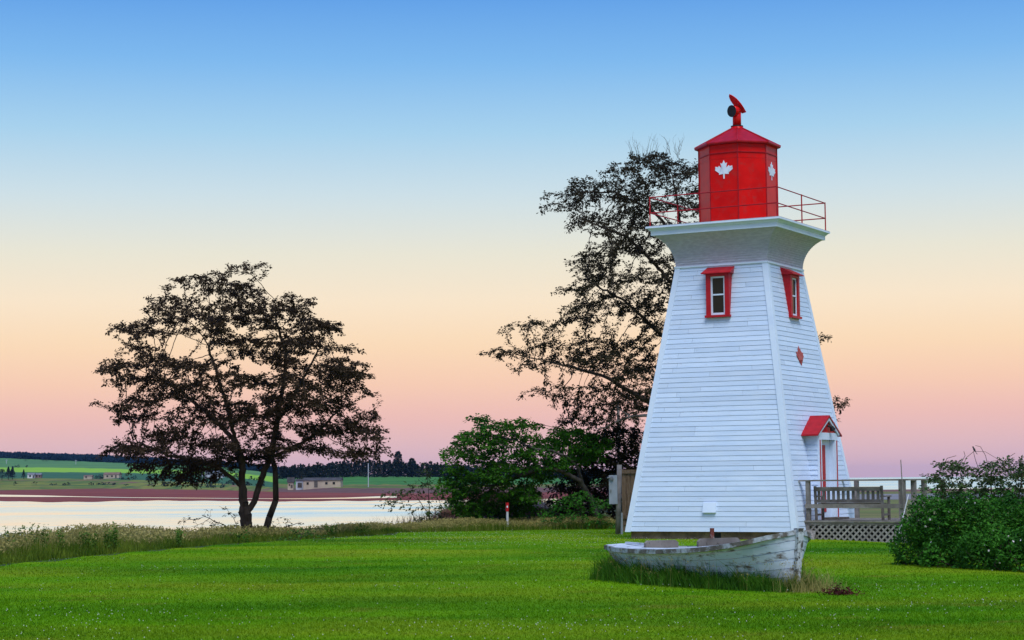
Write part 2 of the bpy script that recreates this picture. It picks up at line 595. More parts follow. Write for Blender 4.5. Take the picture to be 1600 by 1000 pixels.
def far_surface(px, f):
    """f runs 0 (waterline) .. 6 (ridge back)"""
    b = min(int(f), 5)
    t = f - b
    if b == 0:
        e = 786 + 1.2 * math.sin(px * .021) + .6 * math.sin(px * .09 + 1)
        hh = horizon(px)
        Y0 = 4.0 * F_PX / (e - hh)
        p0 = at(px, e, Y0)
        p0[2] = -2.46
    else:
        p0 = far_pt(px, b)
    p1 = far_pt(px, b + 1)
    return p0 * (1 - t) + p1 * t


def build_far():
    pxs = np.arange(-420, 1031, 10.0)
    sub = [6, 4, 4, 3, 4, 3]
    fs = [0.0]
    for b, k in enumerate(sub):
        fs += [b + (i + 1) / k for i in range(k)]
    V = np.array([[far_surface(px, f) for px in pxs] for f in fs])
    V[:, :, 2] += np.where(np.array(fs)[:, None] > 1.01, rng.normal(0, .12, V.shape[:2]), 0)
    nx, ny = len(pxs), len(fs)
    back = V[-1].copy(); back[:, 2] = -5; back[:, 1] += 60
    V = np.concatenate([V.reshape(-1, 3), back])
    i, j = np.meshgrid(np.arange(nx - 1), np.arange(ny))
    a = (j * nx + i).ravel()
    Fq = np.stack([a, a + 1, a + nx + 1, a + nx], 1)
    fm = np.array([(fs[k] + fs[min(k + 1, ny - 1)]) / 2 for k in range(ny)])[j.ravel()]
    pm = pxs[i.ravel()]
    mi = np.zeros(len(Fq), int)
    band = np.minimum(fm.astype(int), 5)
    right = pm > 425
    mi[band == 0] = 0
    mi[(band == 1) & ~right] = 1
    mi[(band == 1) & right] = 2
    mi[(band == 2) & ~right] = 3
    mi[(band == 2) & right] = 1
    mi[(band == 3) & ~right] = 4
    mi[(band == 3) & right] = 5
    mi[band == 4] = 6
    mi[band == 5] = 7
    me = arrays_mesh('far_shore', V, [Fq], mi)
    S = (.02, .006, 1)
    mats = [noisy('red_mud', (.165, .040, .034), (.245, .066, .054), 1.2, .9, 0, (.012, .05, 1), coord='World', spec=.06),
            noisy('marsh_grass', (.050, .105, .010), (.21, .20, .022), 1.0, .95, 0, (.022, .045, 1), coord='World', lo=.40, hi=.60,
                  c3=(.19, .08, .06), scale3=.9, lo3=.56, hi3=.62, stretch3=(.010, .03, 1)),
            noisy('red_bank', (.10, .042, .035), (.16, .075, .06), 1.0, .95, 0, (.05, .2, 1), coord='World'),
            noisy('dark_crop', (.020, .090, .035), (.035, .115, .042), 1.0, .95, 0, (.01, .05, 1), coord='World'),
            noisy('bright_crop', (.19, .38, .015), (.24, .43, .02), 1.0, .95, 0, (.006, .05, 1), coord='World'),
            noisy('green_crop', (.030, .13, .016), (.055, .19, .025), 1.0, .95, 0, (.02, .06, 1), coord='World'),
            noisy('pale_field', (.055, .15, .045), (.10, .23, .05), 1.0, .95, 0, (.003, .016, 1), coord='World'),
            noisy('upland_field', (.05, .12, .045), (.06, .15, .05), 1.0, .95, 0, (.004, .02, 1), coord='World')]
    o = mesh_obj('far_shore', me, mats, smooth=False)
    tag(o, 'far shore of red mud flats and striped green fields', 'shore', kind='structure')


build_far()

# tidal channel and pool on the mud
ch = MB()
pts0, pts1 = [], []
for px in np.arange(-300, 640, 20):
    y = np.interp(px, [-300, 0, 90, 200, 450, 540, 640], [772, 774.6, 775.6, 777.5, 779.5, 778.5, 775.5])
    w = np.interp(px, [-300, 0, 60, 110, 200, 420, 540, 600, 640], [1.5, 1.6, 1.3, .5, .35, .3, .8, 1.5, 1.2])
    for lst, s in ((pts0, 1), (pts1, -1)):
        # march along the mud to the row wanted
        lo_, hi_ = 0.0, .97
        for _ in range(22):
            mid = (lo_ + hi_) / 2
            q = far_surface(px, mid)
            yy = horizon(px) + (EYE - q[2]) * F_PX / q[1]
            if yy > y + s * w: lo_ = mid
            else: hi_ = mid
        q = far_surface(px, mid)
        lst.append((q[0], q[1], q[2] + .05))
k = len(pts0)
ch.add(pts0 + pts1, [(i, i + 1, k + i + 1, k + i) for i in range(k - 1)])
o = ch.build('tidal_channel', M_WATER)
tag(o, 'thin tidal channel winding across the red mud', 'channel', kind='structure')

# ------------------------------------------------------------------ lighthouse
TX, TY, TH = 6.322, 53.736, math.radians(-29.086)
B0, T0, Z0, Z1 = 2.421, 1.313, .20, 7.376
CC, Z2, C2, Z3 = 1.950, 8.473, 1.838, 8.230
LR, ER, EZ = 1.075, 1.197, 10.774
KW = (T0 - B0) / (Z1 - Z0)


def hw(z):
    return B0 + KW * (z - Z0)


def tower_world(x, y, z=0.0):
    c, s = math.cos(TH), math.sin(TH)
    return (TX + x * c - y * s, TY + x * s + y * c, z)


LH = empty('lighthouse', (TX, TY, 0), TH, 'white clapboard lighthouse with red lantern room and red trimmed windows', 'lighthouse')


def face_pt(face, u, z, off):
    """face 0 front (-y), 1 right (+x), 2 back (+y), 3 left (-x); u to the right seen from outside"""
    h = hw(z) + off
    return [(u, -h, z), (h, u, z), (-u, h, z), (-h, -u, z)][face]


# foundation
mb = MB()
mb.box((-2.33, -2.33, -.45), (2.33, 2.33, .19))
fnd = mb.build('foundation', M_STONE, LH)
mb = MB(); mb.box((.02, -2.345, -.02), (.28, -2.25, .17))
mb.build('vent_opening', M_BLACK, fnd)

# wall core and boards
DO_W, DO_Z0, DO_Z1 = .505, .46, 2.60            # door opening in the right wall
mb = MB()
for fc in (0, 2, 3):
    mb.add([face_pt(fc, -hw(Z0), Z0, 0), face_pt(fc, hw(Z0), Z0, 0), face_pt(fc, hw(Z1), Z1, 0), face_pt(fc, -hw(Z1), Z1, 0)], [(0, 1, 2, 3)])
for u0, v0_, u1, v1_, za, zb_ in ((-hw(Z0), -DO_W, -hw(DO_Z1), -DO_W, Z0, DO_Z1), (DO_W, hw(Z0), DO_W, hw(DO_Z1), Z0, DO_Z1),
                                  (-DO_W, DO_W, -DO_W, DO_W, Z0, DO_Z0), (-hw(DO_Z1), hw(DO_Z1), -hw(Z1), hw(Z1), DO_Z1, Z1)):
    mb.add([face_pt(1, u0, za, 0), face_pt(1, v0_, za, 0), face_pt(1, v1_, zb_, 0), face_pt(1, u1, zb_, 0)], [(0, 1, 2, 3)])
wall = mb.build('wall', M_CORE, LH)
NROW = 54
rh = (Z1 - Z0) / NROW


def board(face, u0b, u1b, u0t, u1t, zb, zt):
    g = .005
    P = []
    for (u, z, o_) in ((u0b, zb, .004), (u1b, zb, .004), (u1b, zb, .016), (u0b, zb, .016),
                       (u0t, zt - g, .004), (u1t, zt - g, .004), (u1t, zt - g, .008), (u0t, zt - g, .008)):
        P.append(face_pt(face, u, z, o_))
    return MB().hexa(P)


hid = MB()
for face in range(4):
    for i in range(NROW):
        zb, zt = Z0 + i * rh, Z0 + (i + 1) * rh
        hb, ht = hw(zb) - .10, hw(zt) - .10
        cuts = [-1.0]
        if face < 2:
            k = random.choice([0, 0, 1, 1, 2])
            cuts += [c_ for c_ in sorted([random.uniform(-.85, -.05), random.uniform(.1, .85)][:k])]
        cuts.append(1.0)
        if face == 1 and zb < DO_Z1 - .03:
            hm = (hb + ht) / 2
            cuts = [-1.0, -(DO_W + .02) / hm, (DO_W + .02) / hm, 1.0]
        for a, b_ in zip(cuts[:-1], cuts[1:]):
            if face == 1 and zb < DO_Z1 - .03 and zt > DO_Z0 + .02 and a < 0 < b_:
                continue
            e0 = .003 if a > -1 else 0
            e1 = .003 if b_ < 1 else 0
            m = board(face, a * hb + e0, b_ * hb - e1, a * ht + e0, b_ * ht - e1, zb, zt)
            if face < 2:
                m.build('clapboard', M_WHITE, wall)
            else:
                hid.add(m.v, m.f)
hid.build('rear_siding', M_WHITE, LH)

# corner boards
for sx, sy in ((-1, -1), (1, -1), (1, 1), (-1, 1)):
    mb = MB()
    W = .125
    rings = []
    for z in (Z0 - .015, Z1):
        h = hw(z)
        o_, i_ = h + .034, h - .02
        rings.append([(sx * o_, sy * o_, z), (sx * o_, sy * (o_ - W - .034), z), (sx * i_, sy * (o_ - W - .034), z),
                      (sx * i_, sy * i_, z), (sx * (o_ - W - .034), sy * i_, z), (sx * (o_ - W - .034), sy * o_, z)])
    mb.rings(rings)
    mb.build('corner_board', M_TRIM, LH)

# frieze under the cove
def ring4(h, z):
    return [(-h, -h, z), (h, -h, z), (h, h, z), (-h, h, z)]


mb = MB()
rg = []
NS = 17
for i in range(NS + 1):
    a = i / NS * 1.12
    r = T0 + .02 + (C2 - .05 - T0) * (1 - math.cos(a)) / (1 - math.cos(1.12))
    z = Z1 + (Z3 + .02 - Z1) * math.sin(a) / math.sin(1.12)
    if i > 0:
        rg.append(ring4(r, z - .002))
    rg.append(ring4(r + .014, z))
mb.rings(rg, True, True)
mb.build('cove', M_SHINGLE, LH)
mb = MB()
mb.rings([ring4(T0 + .055, Z1 - .035), ring4(T0 + .055, Z1 + .012)])
mb.build('frieze', M_TRIM, LH)

# cornice with crown moulding and lip, gallery deck on top
mb = MB()
mb.rings([ring4(C2 - .25, Z3), ring4(C2, Z3), ring4(C2, Z3 + .115), ring4(C2 + .02, Z3 + .125), ring4(C2 + .035, Z3 + .15),
          ring4(CC - .035, Z2 - .055), ring4(CC, Z2 - .05), ring4(CC, Z2 - .004)])
mb.build('cornice', M_TRIM, LH)
mb = MB()
mb.rings([ring4(CC - .01, Z2 - .003), ring4(CC - .01, Z2 + .012)])
mb.build('gallery_deck', M_GALLERY, LH)

# lantern room: eight panels with corner posts, rings, emblem
def octo(r, z, ph=math.pi / 8):
    return [(r * math.cos(ph + k * math.pi / 4), r * math.sin(ph + k * math.pi / 4), z) for k in range(8)]


ZL0, ZL1 = Z2 + .012, EZ - .04
mb = MB(); mb.rings([octo(LR - .03, ZL0), octo(LR - .03, ZL1)])
lantern = mb.build('lantern_room', M_RED, LH)
v0, v1 = octo(LR, 0), octo(LR - .028, 0)
for k in range(8):
    a, b_, c_, d_ = v0[k], v0[(k + 1) % 8], v1[(k + 1) % 8], v1[k]
    mb = MB()
    for za, zb_ in ((ZL0 + .01, ZL0 + 1.83), (ZL0 + 1.835, ZL1 - .01)):
        mb.hexa([(a[0], a[1], za), (b_[0], b_[1], za), (c_[0], c_[1], za), (d_[0], d_[1], za),
                 (a[0], a[1], zb_), (b_[0], b_[1], zb_), (c_[0], c_[1], zb_), (d_[0], d_[1], zb_)])
    mb.build('panel', M_RED, lantern)
for k in range(8):
    mb = MB()
    p = octo(LR + .006, 0)[k]
    mb.tube((p[0], p[1], ZL0), (p[0], p[1], ZL1), .018, n=6)
    mb.build('seam_strip', M_REDROOF, lantern)
for z in (ZL0 + .02, ZL1 - .27):
    mb = MB(); mb.rings([octo(LR + .012, z), octo(LR + .024, z + .008), octo(LR + .024, z + .028), octo(LR + .012, z + .036)])
    mb.build('band', M_REDROOF, lantern)

LEAF = [(0, 1), (.125, .75), (.25, .82), (.155, .40), (.36, .625), (.40, .53), (.64, .58), (.555, .385), (.66, .33),
        (.335, .095), (.375, .0), (.03, .04), (.045, -.30)]
LEAF = LEAF + [(-x, y) for x, y in LEAF[::-1] if x > 0]


def maple(name, mat, parent, origin, ux, uz, nrm, h):
    """flat emblem 6 mm thick; origin = centre of the leaf"""
    s = h / 1.3
    O, U, Wv, Nn = Vector(origin), Vector(ux), Vector(uz), Vector(nrm)
    fr = [O + U * (x * s) + Wv * ((y - .35) * s) + Nn * .006 for x, y in LEAF]
    bk = [p - Nn * .010 for p in fr]
    n_ = len(LEAF)
    me = bpy.data.meshes.new(name)
    bm = bmesh.new()
    f_ = [bm.verts.new(p) for p in fr]
    b_ = [bm.verts.new(p) for p in bk]
    bm.faces.new(f_)
    bm.faces.new(b_[::-1])
    for i in range(n_):
        j = (i + 1) % n_
        bm.faces.new((f_[j], f_[i], b_[i], b_[j]))
    bmesh.ops.triangulate(bm, faces=[f for f in bm.faces if len(f.verts) > 4])
    bmesh.ops.recalc_face_normals(bm, faces=bm.faces)
    bm.to_mesh(me); bm.free()
    return mesh_obj(name, me, mat, parent)


M_LEAFW = noisy('white_emblem', (.74, .78, .86), (.80, .83, .9), 6, .5)
AP = LR * math.cos(math.pi / 8)
for ux, nn in (((1, 0, 0), (0, -1, 0)), ((0, 1, 0), (1, 0, 0)), ((-1, 0, 0), (0, 1, 0)), ((0, -1, 0), (-1, 0, 0))):
    o = maple('maple_leaf', M_LEAFW, lantern, Vector(nn) * (AP + .006) + Vector((0, 0, 10.02)), ux, (0, 0, 1), nn, .51)

# lantern roof
mb = MB()
mb.rings([octo(LR - .1, EZ - .06), octo(ER - .015, EZ - .055), octo(ER, EZ - .03), octo(ER, EZ), octo(.16, 11.31), octo(.15, 11.33)])
lroof = mb.build('lantern_roof', M_REDROOF, LH)
for k in range(8):
    p, q = octo(ER, EZ + .006)[k], octo(.16, 11.316)[k]
    mb = MB(); mb.tube(p, q, .014, n=5)
    mb.build('ridge', M_REDROOF, lroof)

# ventilator
def w2l(v):
    c, s = math.cos(-TH), math.sin(-TH)
    return Vector((v[0] * c - v[1] * s, v[0] * s + v[1] * c, v[2]))


mb = MB()
mb.tube((0, 0, 11.26), (0, 0, 11.345), .20, .165, 16)
vent = mb.build('ventilator', M_RED, LH, smooth=False)
mb = MB(); mb.tube((0, 0, 11.345), (0, 0, 11.375), .172, n=16)
mb.build('collar', M_BLACK, vent)
mb = MB(); mb.tube((0, 0, 11.375), (0, 0, 11.80), .118, n=16)
mb.build('pipe', M_RED, vent, True)
nd = Vector((-.74, -.64, -.12)).normalized()
c0 = Vector((.03, .02, 11.80))
mb = MB(); mb.tube(w2l(c0), w2l(c0 + nd * .24), .125, .165, 18)
mb.build('cowl', M_RED, vent, True)
mb = MB(); mb.tube(w2l(c0 + nd * .238), w2l(c0 + nd * .252), .160, .168, 18)
mb.build('cowl_mouth', M_BLACK, vent)
e1 = Vector((-.46, -.22, .52)).normalized()
e2 = Vector((-.43, .90, 0)).normalized()
e3 = e1.cross(e2)
base = Vector((.22, .10, 11.765))
mb = MB()
out_ = []
Ll = .68
for s_, w_ in ((0, .10), (.25, .15), (.45, .17), (.60, .165), (.72, .15), (.84, .115), (.93, .07), (1.0, .0)):
    out_.append((s_, w_))
poly = [base + e1 * (Ll * s_) + e2 * w_ for s_, w_ in out_] + [base + e1 * (Ll * s_) - e2 * w_ for s_, w_ in out_[-2::-1]]
up_ = [w2l(p + e3 * .008) for p in poly]; dn_ = [w2l(p - e3 * .008) for p in poly]
mb.rings([dn_, up_])
mb.build('visor', M_RED, vent)

# gallery railing
GP = CC - .10
zt = Z2 + .012
posts = [(-GP, -GP), (GP, -GP), (GP, GP), (-GP, GP), (GP, 0), (-GP, 0)]
mb = MB(); mb.tube((GP, -GP, zt), (GP, -GP, zt + .82), .019, n=8)
rail0 = mb.build('gallery_railing', M_RAIL, LH)
for x, y in [posts[0]] + posts[2:]:
    mb = MB(); mb.tube((x, y, zt), (x, y, zt + .82), .019, n=8)
    mb.build('post', M_RAIL, rail0)
for z in (zt + .37, zt + .80):
    for k in range(4):
        (ax, ay), (bx, by) = posts[k], posts[(k + 1) % 4]
        mb = MB(); mb.tube((ax, ay, z), (bx, by, z), .016, n=8)
        mb.build('rail', M_RAIL, rail0)


# sash windows standing upright out of the leaning wall
def window(face):
    zb, ztop = 5.93, 7.13
    hwid = .335
    y0 = hw(zb) + .075
    yb = hw(zb) - .12

    def P(u, dep, z):
        return [(u, -dep, z), (dep, u, z)][face]

    def bx(u0, d0, z0_, u1, d1, z1_, slope=False):
        m = MB()
        back = lambda z: hw(z) - .03
        m.hexa([P(u0, d0 if not slope else back(z0_), z0_), P(u1, d0 if not slope else back(z0_), z0_), P(u1, d1, z0_), P(u0, d1, z0_),
                P(u0, d0 if not slope else back(z1_), z1_), P(u1, d0 if not slope else back(z1_), z1_), P(u1, d1, z1_), P(u0, d1, z1_)])
        return m
    root = bx(-hwid, 0, zb + .05, -hwid + .125, y0, ztop, True).build('window', M_REDTRIM, LH)
    bx(hwid - .125, 0, zb + .05, hwid, y0, ztop, True).build('side_casing', M_REDTRIM, root)
    bx(-hwid + .125, y0 - .06, ztop - .10, hwid - .125, y0 - .002, ztop, False).build('head_casing', M_REDTRIM, root)
    bx(-hwid - .03, yb, zb - .01, hwid + .03, y0 + .045, zb + .05).build('sill', M_REDTRIM, root)
    # sloping hood
    m = MB()
    bk = hw(7.30) - .03
    m.hexa([P(-hwid - .10, y0 + .10, 7.10), P(hwid + .10, y0 + .10, 7.10), P(hwid + .03, bk, 7.10), P(-hwid - .03, bk, 7.10),
            P(-hwid - .10, y0 + .10, 7.125), P(hwid + .10, y0 + .10, 7.125), P(hwid + .06, bk, 7.325), P(-hwid - .06, bk, 7.325)])
    m.build('hood', M_REDTRIM, root)
    iw = hwid - .125
    zs0, zs1 = zb + .05, ztop - .10
    zm = (zs0 + zs1) / 2 + .03
    fr = MB()
    ys = y0 - .045
    for u0, u1, za, zb_ in ((-iw, -iw + .05, zs0, zs1), (iw - .05, iw, zs0, zs1), (-iw + .05, iw - .05, zs0, zs0 + .065),
                            (-iw + .05, iw - .05, zs1 - .045, zs1), (-iw + .05, iw - .05, zm - .02, zm + .02)):
        q = bx(u0, ys - .03, za, u1, ys, zb_)
        fr.add(q.v, q.f)
    fr.build('sash', M_TRIM, root)
    for za, zb_ in ((zs0 + .065, zm - .02), (zm + .02, zs1 - .045)):
        bx(-iw + .05, ys - .045, za, iw - .05, ys - .02, zb_).build('pane', M_GLASS, root)


window(0)
window(1)

# red leaf on the right wall
nr = Vector((1, 0, -KW)).normalized()
o = maple('wall_emblem', noisy('faded_red_emblem', (.40, .05, .045), (.52, .14, .12), 14, .7), LH,
          Vector((hw(4.90) + .024, -.03, 4.90)), (0, 1, 0), (KW / math.hypot(1, KW), 0, 1 / math.hypot(1, KW)), nr, .54)
# vent cover on the front wall
mb = MB()
mb.hexa([face_pt(0, -.20, .70, -.02), face_pt(0, .17, .70, -.02), face_pt(0, .17, .70, .085), face_pt(0, -.20, .70, .085),
         face_pt(0, -.20, .97, -.02), face_pt(0, .17, .97, -.02), face_pt(0, .17, .97, .05), face_pt(0, -.20, .97, .05)])
mb.build('vent_cover', M_TRIM, LH)

# entrance porch on the right wall
PX_, PH_, PZ0, PZ1 = 2.43, .70, .47, 2.76
# side walls follow the leaning wall
mb = MB()
for s_ in (-1, 1):
    y_a, y_b = s_ * PH_, s_ * (PH_ - .05)
    mb.hexa([(hw(PZ0) - .05, y_a, PZ0), (PX_, y_a, PZ0), (PX_, y_b, PZ0), (hw(PZ0) - .05, y_b, PZ0),
             (hw(PZ1) - .05, y_a, PZ1), (PX_, y_a, PZ1), (PX_, y_b, PZ1), (hw(PZ1) - .05, y_b, PZ1)])
porch = mb.build('porch', M_TRIM, LH)
for s_ in (-1, 1):
    for i in range(17):
        za = PZ0 + i * rh
        zb_ = za + rh - .009
        if zb_ > PZ1: break
        ya, yo, yt = s_ * (PH_ + .002), s_ * (PH_ + .024), s_ * (PH_ + .007)
        x1_ = PX_ - .02
        if x1_ - hw(za) < .02: continue
        mb = MB()
        mb.hexa([(hw(za) - .02, ya, za), (x1_, ya, za), (x1_, yo, za), (hw(za) - .02, yo, za),
                 (hw(zb_) - .02, ya, zb_), (x1_, ya, zb_), (x1_, yt, zb_), (hw(zb_) - .02, yt, zb_)])
        mb.build('clapboard', M_WHITE, porch)
mb = MB()
for y_a, y_b in ((-PH_ - .02, -PH_ + .19), (PH_ - .19, PH_ + .02)):
    mb.box((PX_ - .02, y_a, PZ0), (PX_ + .03, y_b, PZ1 - .16))
mb.box((PX_ - .02, -PH_ - .02, PZ1 - .16), (PX_ + .032, PH_ + .02, PZ1 + .03))
mb.build('door_frame', M_TRIM, porch)
for s_ in (-1, 1):
    mb = MB(); yc = s_ * (PH_ - .055)
    mb.box((PX_ + .028, yc - .026, PZ0 + .01), (PX_ + .042, yc + .026, PZ1 - .17))
    mb.build('red_strip', M_REDTRIM, porch)
mb = MB()
for s_ in (-1, 1):
    mb.box((PX_ - .36, s_ * .503 - .012, PZ0), (PX_ - .022, s_ * .503 + .012, PZ1 - .162))
mb.box((PX_ - .36, -.515, PZ1 - .16), (PX_ - .022, .515, PZ1 - .13))
mb.build('door_reveal', M_TRIM, porch)
mb = MB(); mb.box((PX_ - .17, -.49, PZ0), (PX_ - .12, .49, PZ1 - .165))
door = mb.build('door', M_TRIM, porch)
mb = MB(); mb.box((PX_ - .122, -.13, PZ0 + .2), (PX_ - .108, .12, PZ1 - .30))
mb.build('door_panel', M_REDTRIM, door)
# gable
gy, gz_, ga = .86, PZ1 - .01, 3.22
mb = MB()
mb.rings([[(x, -gy + .12, gz_ + .04), (x, gy - .12, gz_ + .04), (x, 0, ga - .07)] for x in (hw(3.0), PX_ + .01)])
mb.build('gable', M_REDTRIM, porch)
mb = MB()
for s_ in (-1, 1):
    mb.bar((PX_ + .04, s_ * (gy - .07), gz_ + .005), (PX_ + .04, s_ * .015, ga - .055), .05, .085)
mb.build('bargeboard', M_TRIM, porch)
for s_ in (-1, 1):
    mb = MB()
    p0, p1 = (s_ * (gy + .08), gz_ - .035), (s_ * -.004, ga + .02)
    xf = PX_ + .085
    mb.hexa([(hw(p0[1]) - .06, p0[0], p0[1] - .02), (xf, p0[0], p0[1] - .02), (xf, p1[0], p1[1] - .03), (hw(p1[1]) - .06, p1[0], p1[1] - .03),
             (hw(p0[1]) - .06, p0[0], p0[1] + .02), (xf, p0[0], p0[1] + .02), (xf, p1[0], p1[1] + .02), (hw(p1[1]) - .06, p1[0], p1[1] + .02)])
    mb.build('roof_slope', M_REDROOF, porch)
mb = MB(); mb.tube((PX_ + .02, .02, 2.98), (PX_ + .12, .05, 2.94), .035, .03, 8)
mb.tube((PX_ + .10, .06, 2.96), (PX_ + .13, .10, 2.86), .045, .085, 10)
mb.build('lamp', M_BLACK, porch)

# ------------------------------------------------------------------ deck beside the porch
DX0, DX1, DY0, DY1, DZ = 2.36, 5.12, -1.72, 1.72, .475
DECK = empty('deck', tower_world(3.7, 0, 0), TH, 'grey weathered wooden deck with lattice skirt beside the lighthouse door', 'deck')
ox = -3.7


def dk(mb_, name, mat=M_WOOD, parent=DECK):
    mb_.v = [(x + ox, y, z) for x, y, z in mb_.v]
    return mb_.build(name, mat, parent)


nb_ = 24
bw = (DY1 - DY0) / nb_
for i in range(nb_):
    mb = MB(); y = DY0 + i * bw
    mb.box((DX0 - .0, y + .003, DZ - .035), (DX1, y + bw - .003, DZ + random.uniform(-.002, .002)))
    dk(mb, 'floor_board')
mb = MB(); mb.box((DX0 - .10, DY0 - .06, DZ - .038), (DX1 + .05, DY0 - .003, DZ + .008)); dk(mb, 'nosing_board')
mb = MB(); mb.box((DX0 + .03, DY0 - .035, DZ - .10), (DX1, DY0 - .003, DZ - .042)); dk(mb, 'rim_board')
mb = MB(); mb.box((DX1 - .0, DY0, DZ - .20), (DX1 + .035, DY1, DZ - .037)); dk(mb, 'rim_board')
mb = MB(); mb.box((DX0 + .07, DY0 - .03, -.3), (DX0 + .16, DY0 + .06, DZ - .105)); dk(mb, 'corner_leg')
mb = MB(); mb.box((DX1 - .12, DY0 + .01, -.4), (DX1 - .03, DY0 + .1, DZ - .205)); dk(mb, 'corner_leg')
for x in (DX0 + .2, 3.7, DX1 - .12):
    mb = MB(); mb.box((x, DY1 - .1, -.4), (x + .09, DY1 - .01, DZ - .04)); dk(mb, 'corner_leg')
# lattice skirt: crossing laths, each cut to the panel
mb = MB(); mb.box((DX0 + .17, DY0 - .02, DZ - .135), (DX1, DY0 - .006, DZ - .105))
lat = dk(mb, 'lattice')
M_LATH = noisy('pale_lath_wood', (.24, .21, .19), (.38, .34, .31), 4, .9, .3, rand=.2)
la0, la1, lz0, lz1 = DX0 + .17, DX1, -.24, DZ - .107
sp = .165
for dirn in (1, -1):
    c_ = la0 - (lz1 - lz0) if dirn == 1 else la0
    while c_ < la1 + (lz1 - lz0):
        # lath: x = c_ + dirn*(z-lz0)
        za, zb_ = lz0, lz1
        xa, xb = c_, c_ + dirn * (lz1 - lz0)
        if dirn == 1:
            if xa < la0: za += la0 - xa; xa = la0
            if xb > la1: zb_ -= xb - la1; xb = la1
        else:
            xa = c_
            if xa > la1: za += xa - la1; xa = la1
            if xb < la0: zb_ -= la0 - xb; xb = la0
        if zb_ - za > .05:
            mb = MB()
            yy = DY0 - (.028 if dirn == 1 else .016)
            mb.bar((xa, yy, za), (xb, yy, zb_), .008, .045, up=(dirn * -1, 0, 1))
            dk(mb, 'lath', M_LATH, lat)
        c_ += sp
mb = MB(); mb.box((DX0 + .2, DY0 + .35, -.3), (DX1 - .15, DY0 + .38, DZ - .06)); dk(mb, 'underdeck_dark', M_BLACK)  # black sheet painting the dark space under the deck
# railing
RZ = 1.515
pp = [(DX0 + .12, DY0 + .05, .105), (DX1 - .10, DY0 + .05, .13), (DX1 - .06, -.88, .12), (DX1 - .06, .0, .12), (DX1 - .06, DY1 - .06, .12), (DX0 + .28, DY1 - .06, .11), (3.9, DY1 - .06, .11)]
for x, y, w_ in pp:
    mb = MB(); mb.box((x - w_ / 2, y - w_ / 2, DZ), (x + w_ / 2, y + w_ / 2, RZ - .02)); dk(mb, 'railing_post')
mb = MB(); mb.box((hw(RZ) + .03, DY0 - .02, RZ - .02), (DX1 + .02, DY0 + .12, RZ + .018)); dk(mb, 'top_rail')
mb = MB(); mb.box((DX1 - .13, DY0 + .123, RZ - .02), (DX1 + .01, DY1 + .02, RZ + .018)); dk(mb, 'top_rail')
mb = MB(); mb.box((hw(RZ) + .03, DY1 - .12, RZ - .02), (DX1 - .133, DY1 + .02, RZ + .018)); dk(mb, 'top_rail')
mb = MB(); mb.box((DX0 + .06, DY0 - .045, .80), (DX1 - .02, DY0 - .005, .905)); dk(mb, 'lower_rail')
mb = MB(); mb.box((DX1 + .004, DY0 + .12, .80), (DX1 + .04, DY1 - .02, .905)); dk(mb, 'lower_rail')

# bench with its back to the rail
BX0, BX1, BY = 2.60, 4.40, -1.38
BEN = empty('bench', tower_world(3.5, BY, DZ), TH, 'slatted grey wooden bench on the deck with its back to the railing', 'bench')


def bn(mb_, name):
    mb_.v = [(x - 3.5, y - BY, z - DZ) for x, y, z in mb_.v]
    return mb_.build(name, M_WOOD, BEN)


for x in (BX0, BX1):
    mb = MB(); mb.bar((x, BY - .04, DZ), (x, BY - .10, 1.37), .06, .065, up=(0, 1, 0)); bn(mb, 'back_post')
    mb = MB(); mb.bar((x, BY + .46, DZ), (x, BY + .46, 1.08), .06, .06, up=(0, 1, 0)); bn(mb, 'front_leg')
    mb = MB(); mb.box((x - .05, BY - .08, 1.08), (x + .05, BY + .54, 1.115)); bn(mb, 'armrest')
    mb = MB(); mb.box((x - .02, BY, .60), (x + .02, BY + .43, .65)); bn(mb, 'stretcher')
mb = MB(); mb.box((BX0 + .03, BY - .115, 1.24), (BX1 - .03, BY - .075, 1.345)); br = bn(mb, 'top_back_rail')
mb = MB(); mb.box((BX0 + .03, BY - .105, .935), (BX1 - .03, BY - .065, 1.02)); bn(mb, 'bottom_back_rail')
ns_ = 13
for i in range(ns_):
    x = BX0 + .10 + (BX1 - BX0 - .2) * i / (ns_ - 1)
    mb = MB(); mb.box((x - .038, BY - .10, 1.015), (x + .038, BY - .082, 1.245)); bn(mb, 'back_slat')
for i in range(6):
    y = BY - .02 + i * .083
    mb = MB(); mb.box((BX0 + .035, y, .90), (BX1 - .035, y + .07, .925)); bn(mb, 'seat_slat')
for y in (BY - .0, BY + .43):
    mb = MB(); mb.box((BX0 + .03, y, .83), (BX1 - .03, y + .03, .895)); bn(mb, 'seat_rail')

# doorstep on the deck
mb = MB(); mb.box((-.24, -.42, 0), (.16, .42, .055))
o = mb.build('door_step', M_WOODD); o.location = tower_world(PX_ + .26, 0, DZ + .004); o.rotation_euler = (0, 0, TH)
tag(o, 'low grey wooden step on the deck in front of the lighthouse door', 'step')

# thin pole at the deck's railing and a pale stick leaning on it
p = tower_world(DX1 - .03, DY0 - .10, 0)
mb = MB(); mb.tube((0, 0, -.2), (-.015, 0, 1.0), .018, .016, 7); mb.tube((-.015, 0, 1.0), (-.05, 0, 2.02), .016, .012, 7)
o = mb.build('pole', M_WOOD); o.location = p
tag(o, 'thin grey upright pole beside the deck corner post', 'pole')
q0, q1 = at(1400, 852, 47.2), at(1419.5, 773, 47.9)
mb = MB(); mb.tube((0, 0, 0), tuple(q1 - q0), .017, .013, 7)
o = mb.build('stick', noisy('bleached_wood', (.45, .44, .43), (.55, .54, .53), 6, .8)); o.location = q0
tag(o, 'pale thin stick leaning against the deck lattice', 'stick')
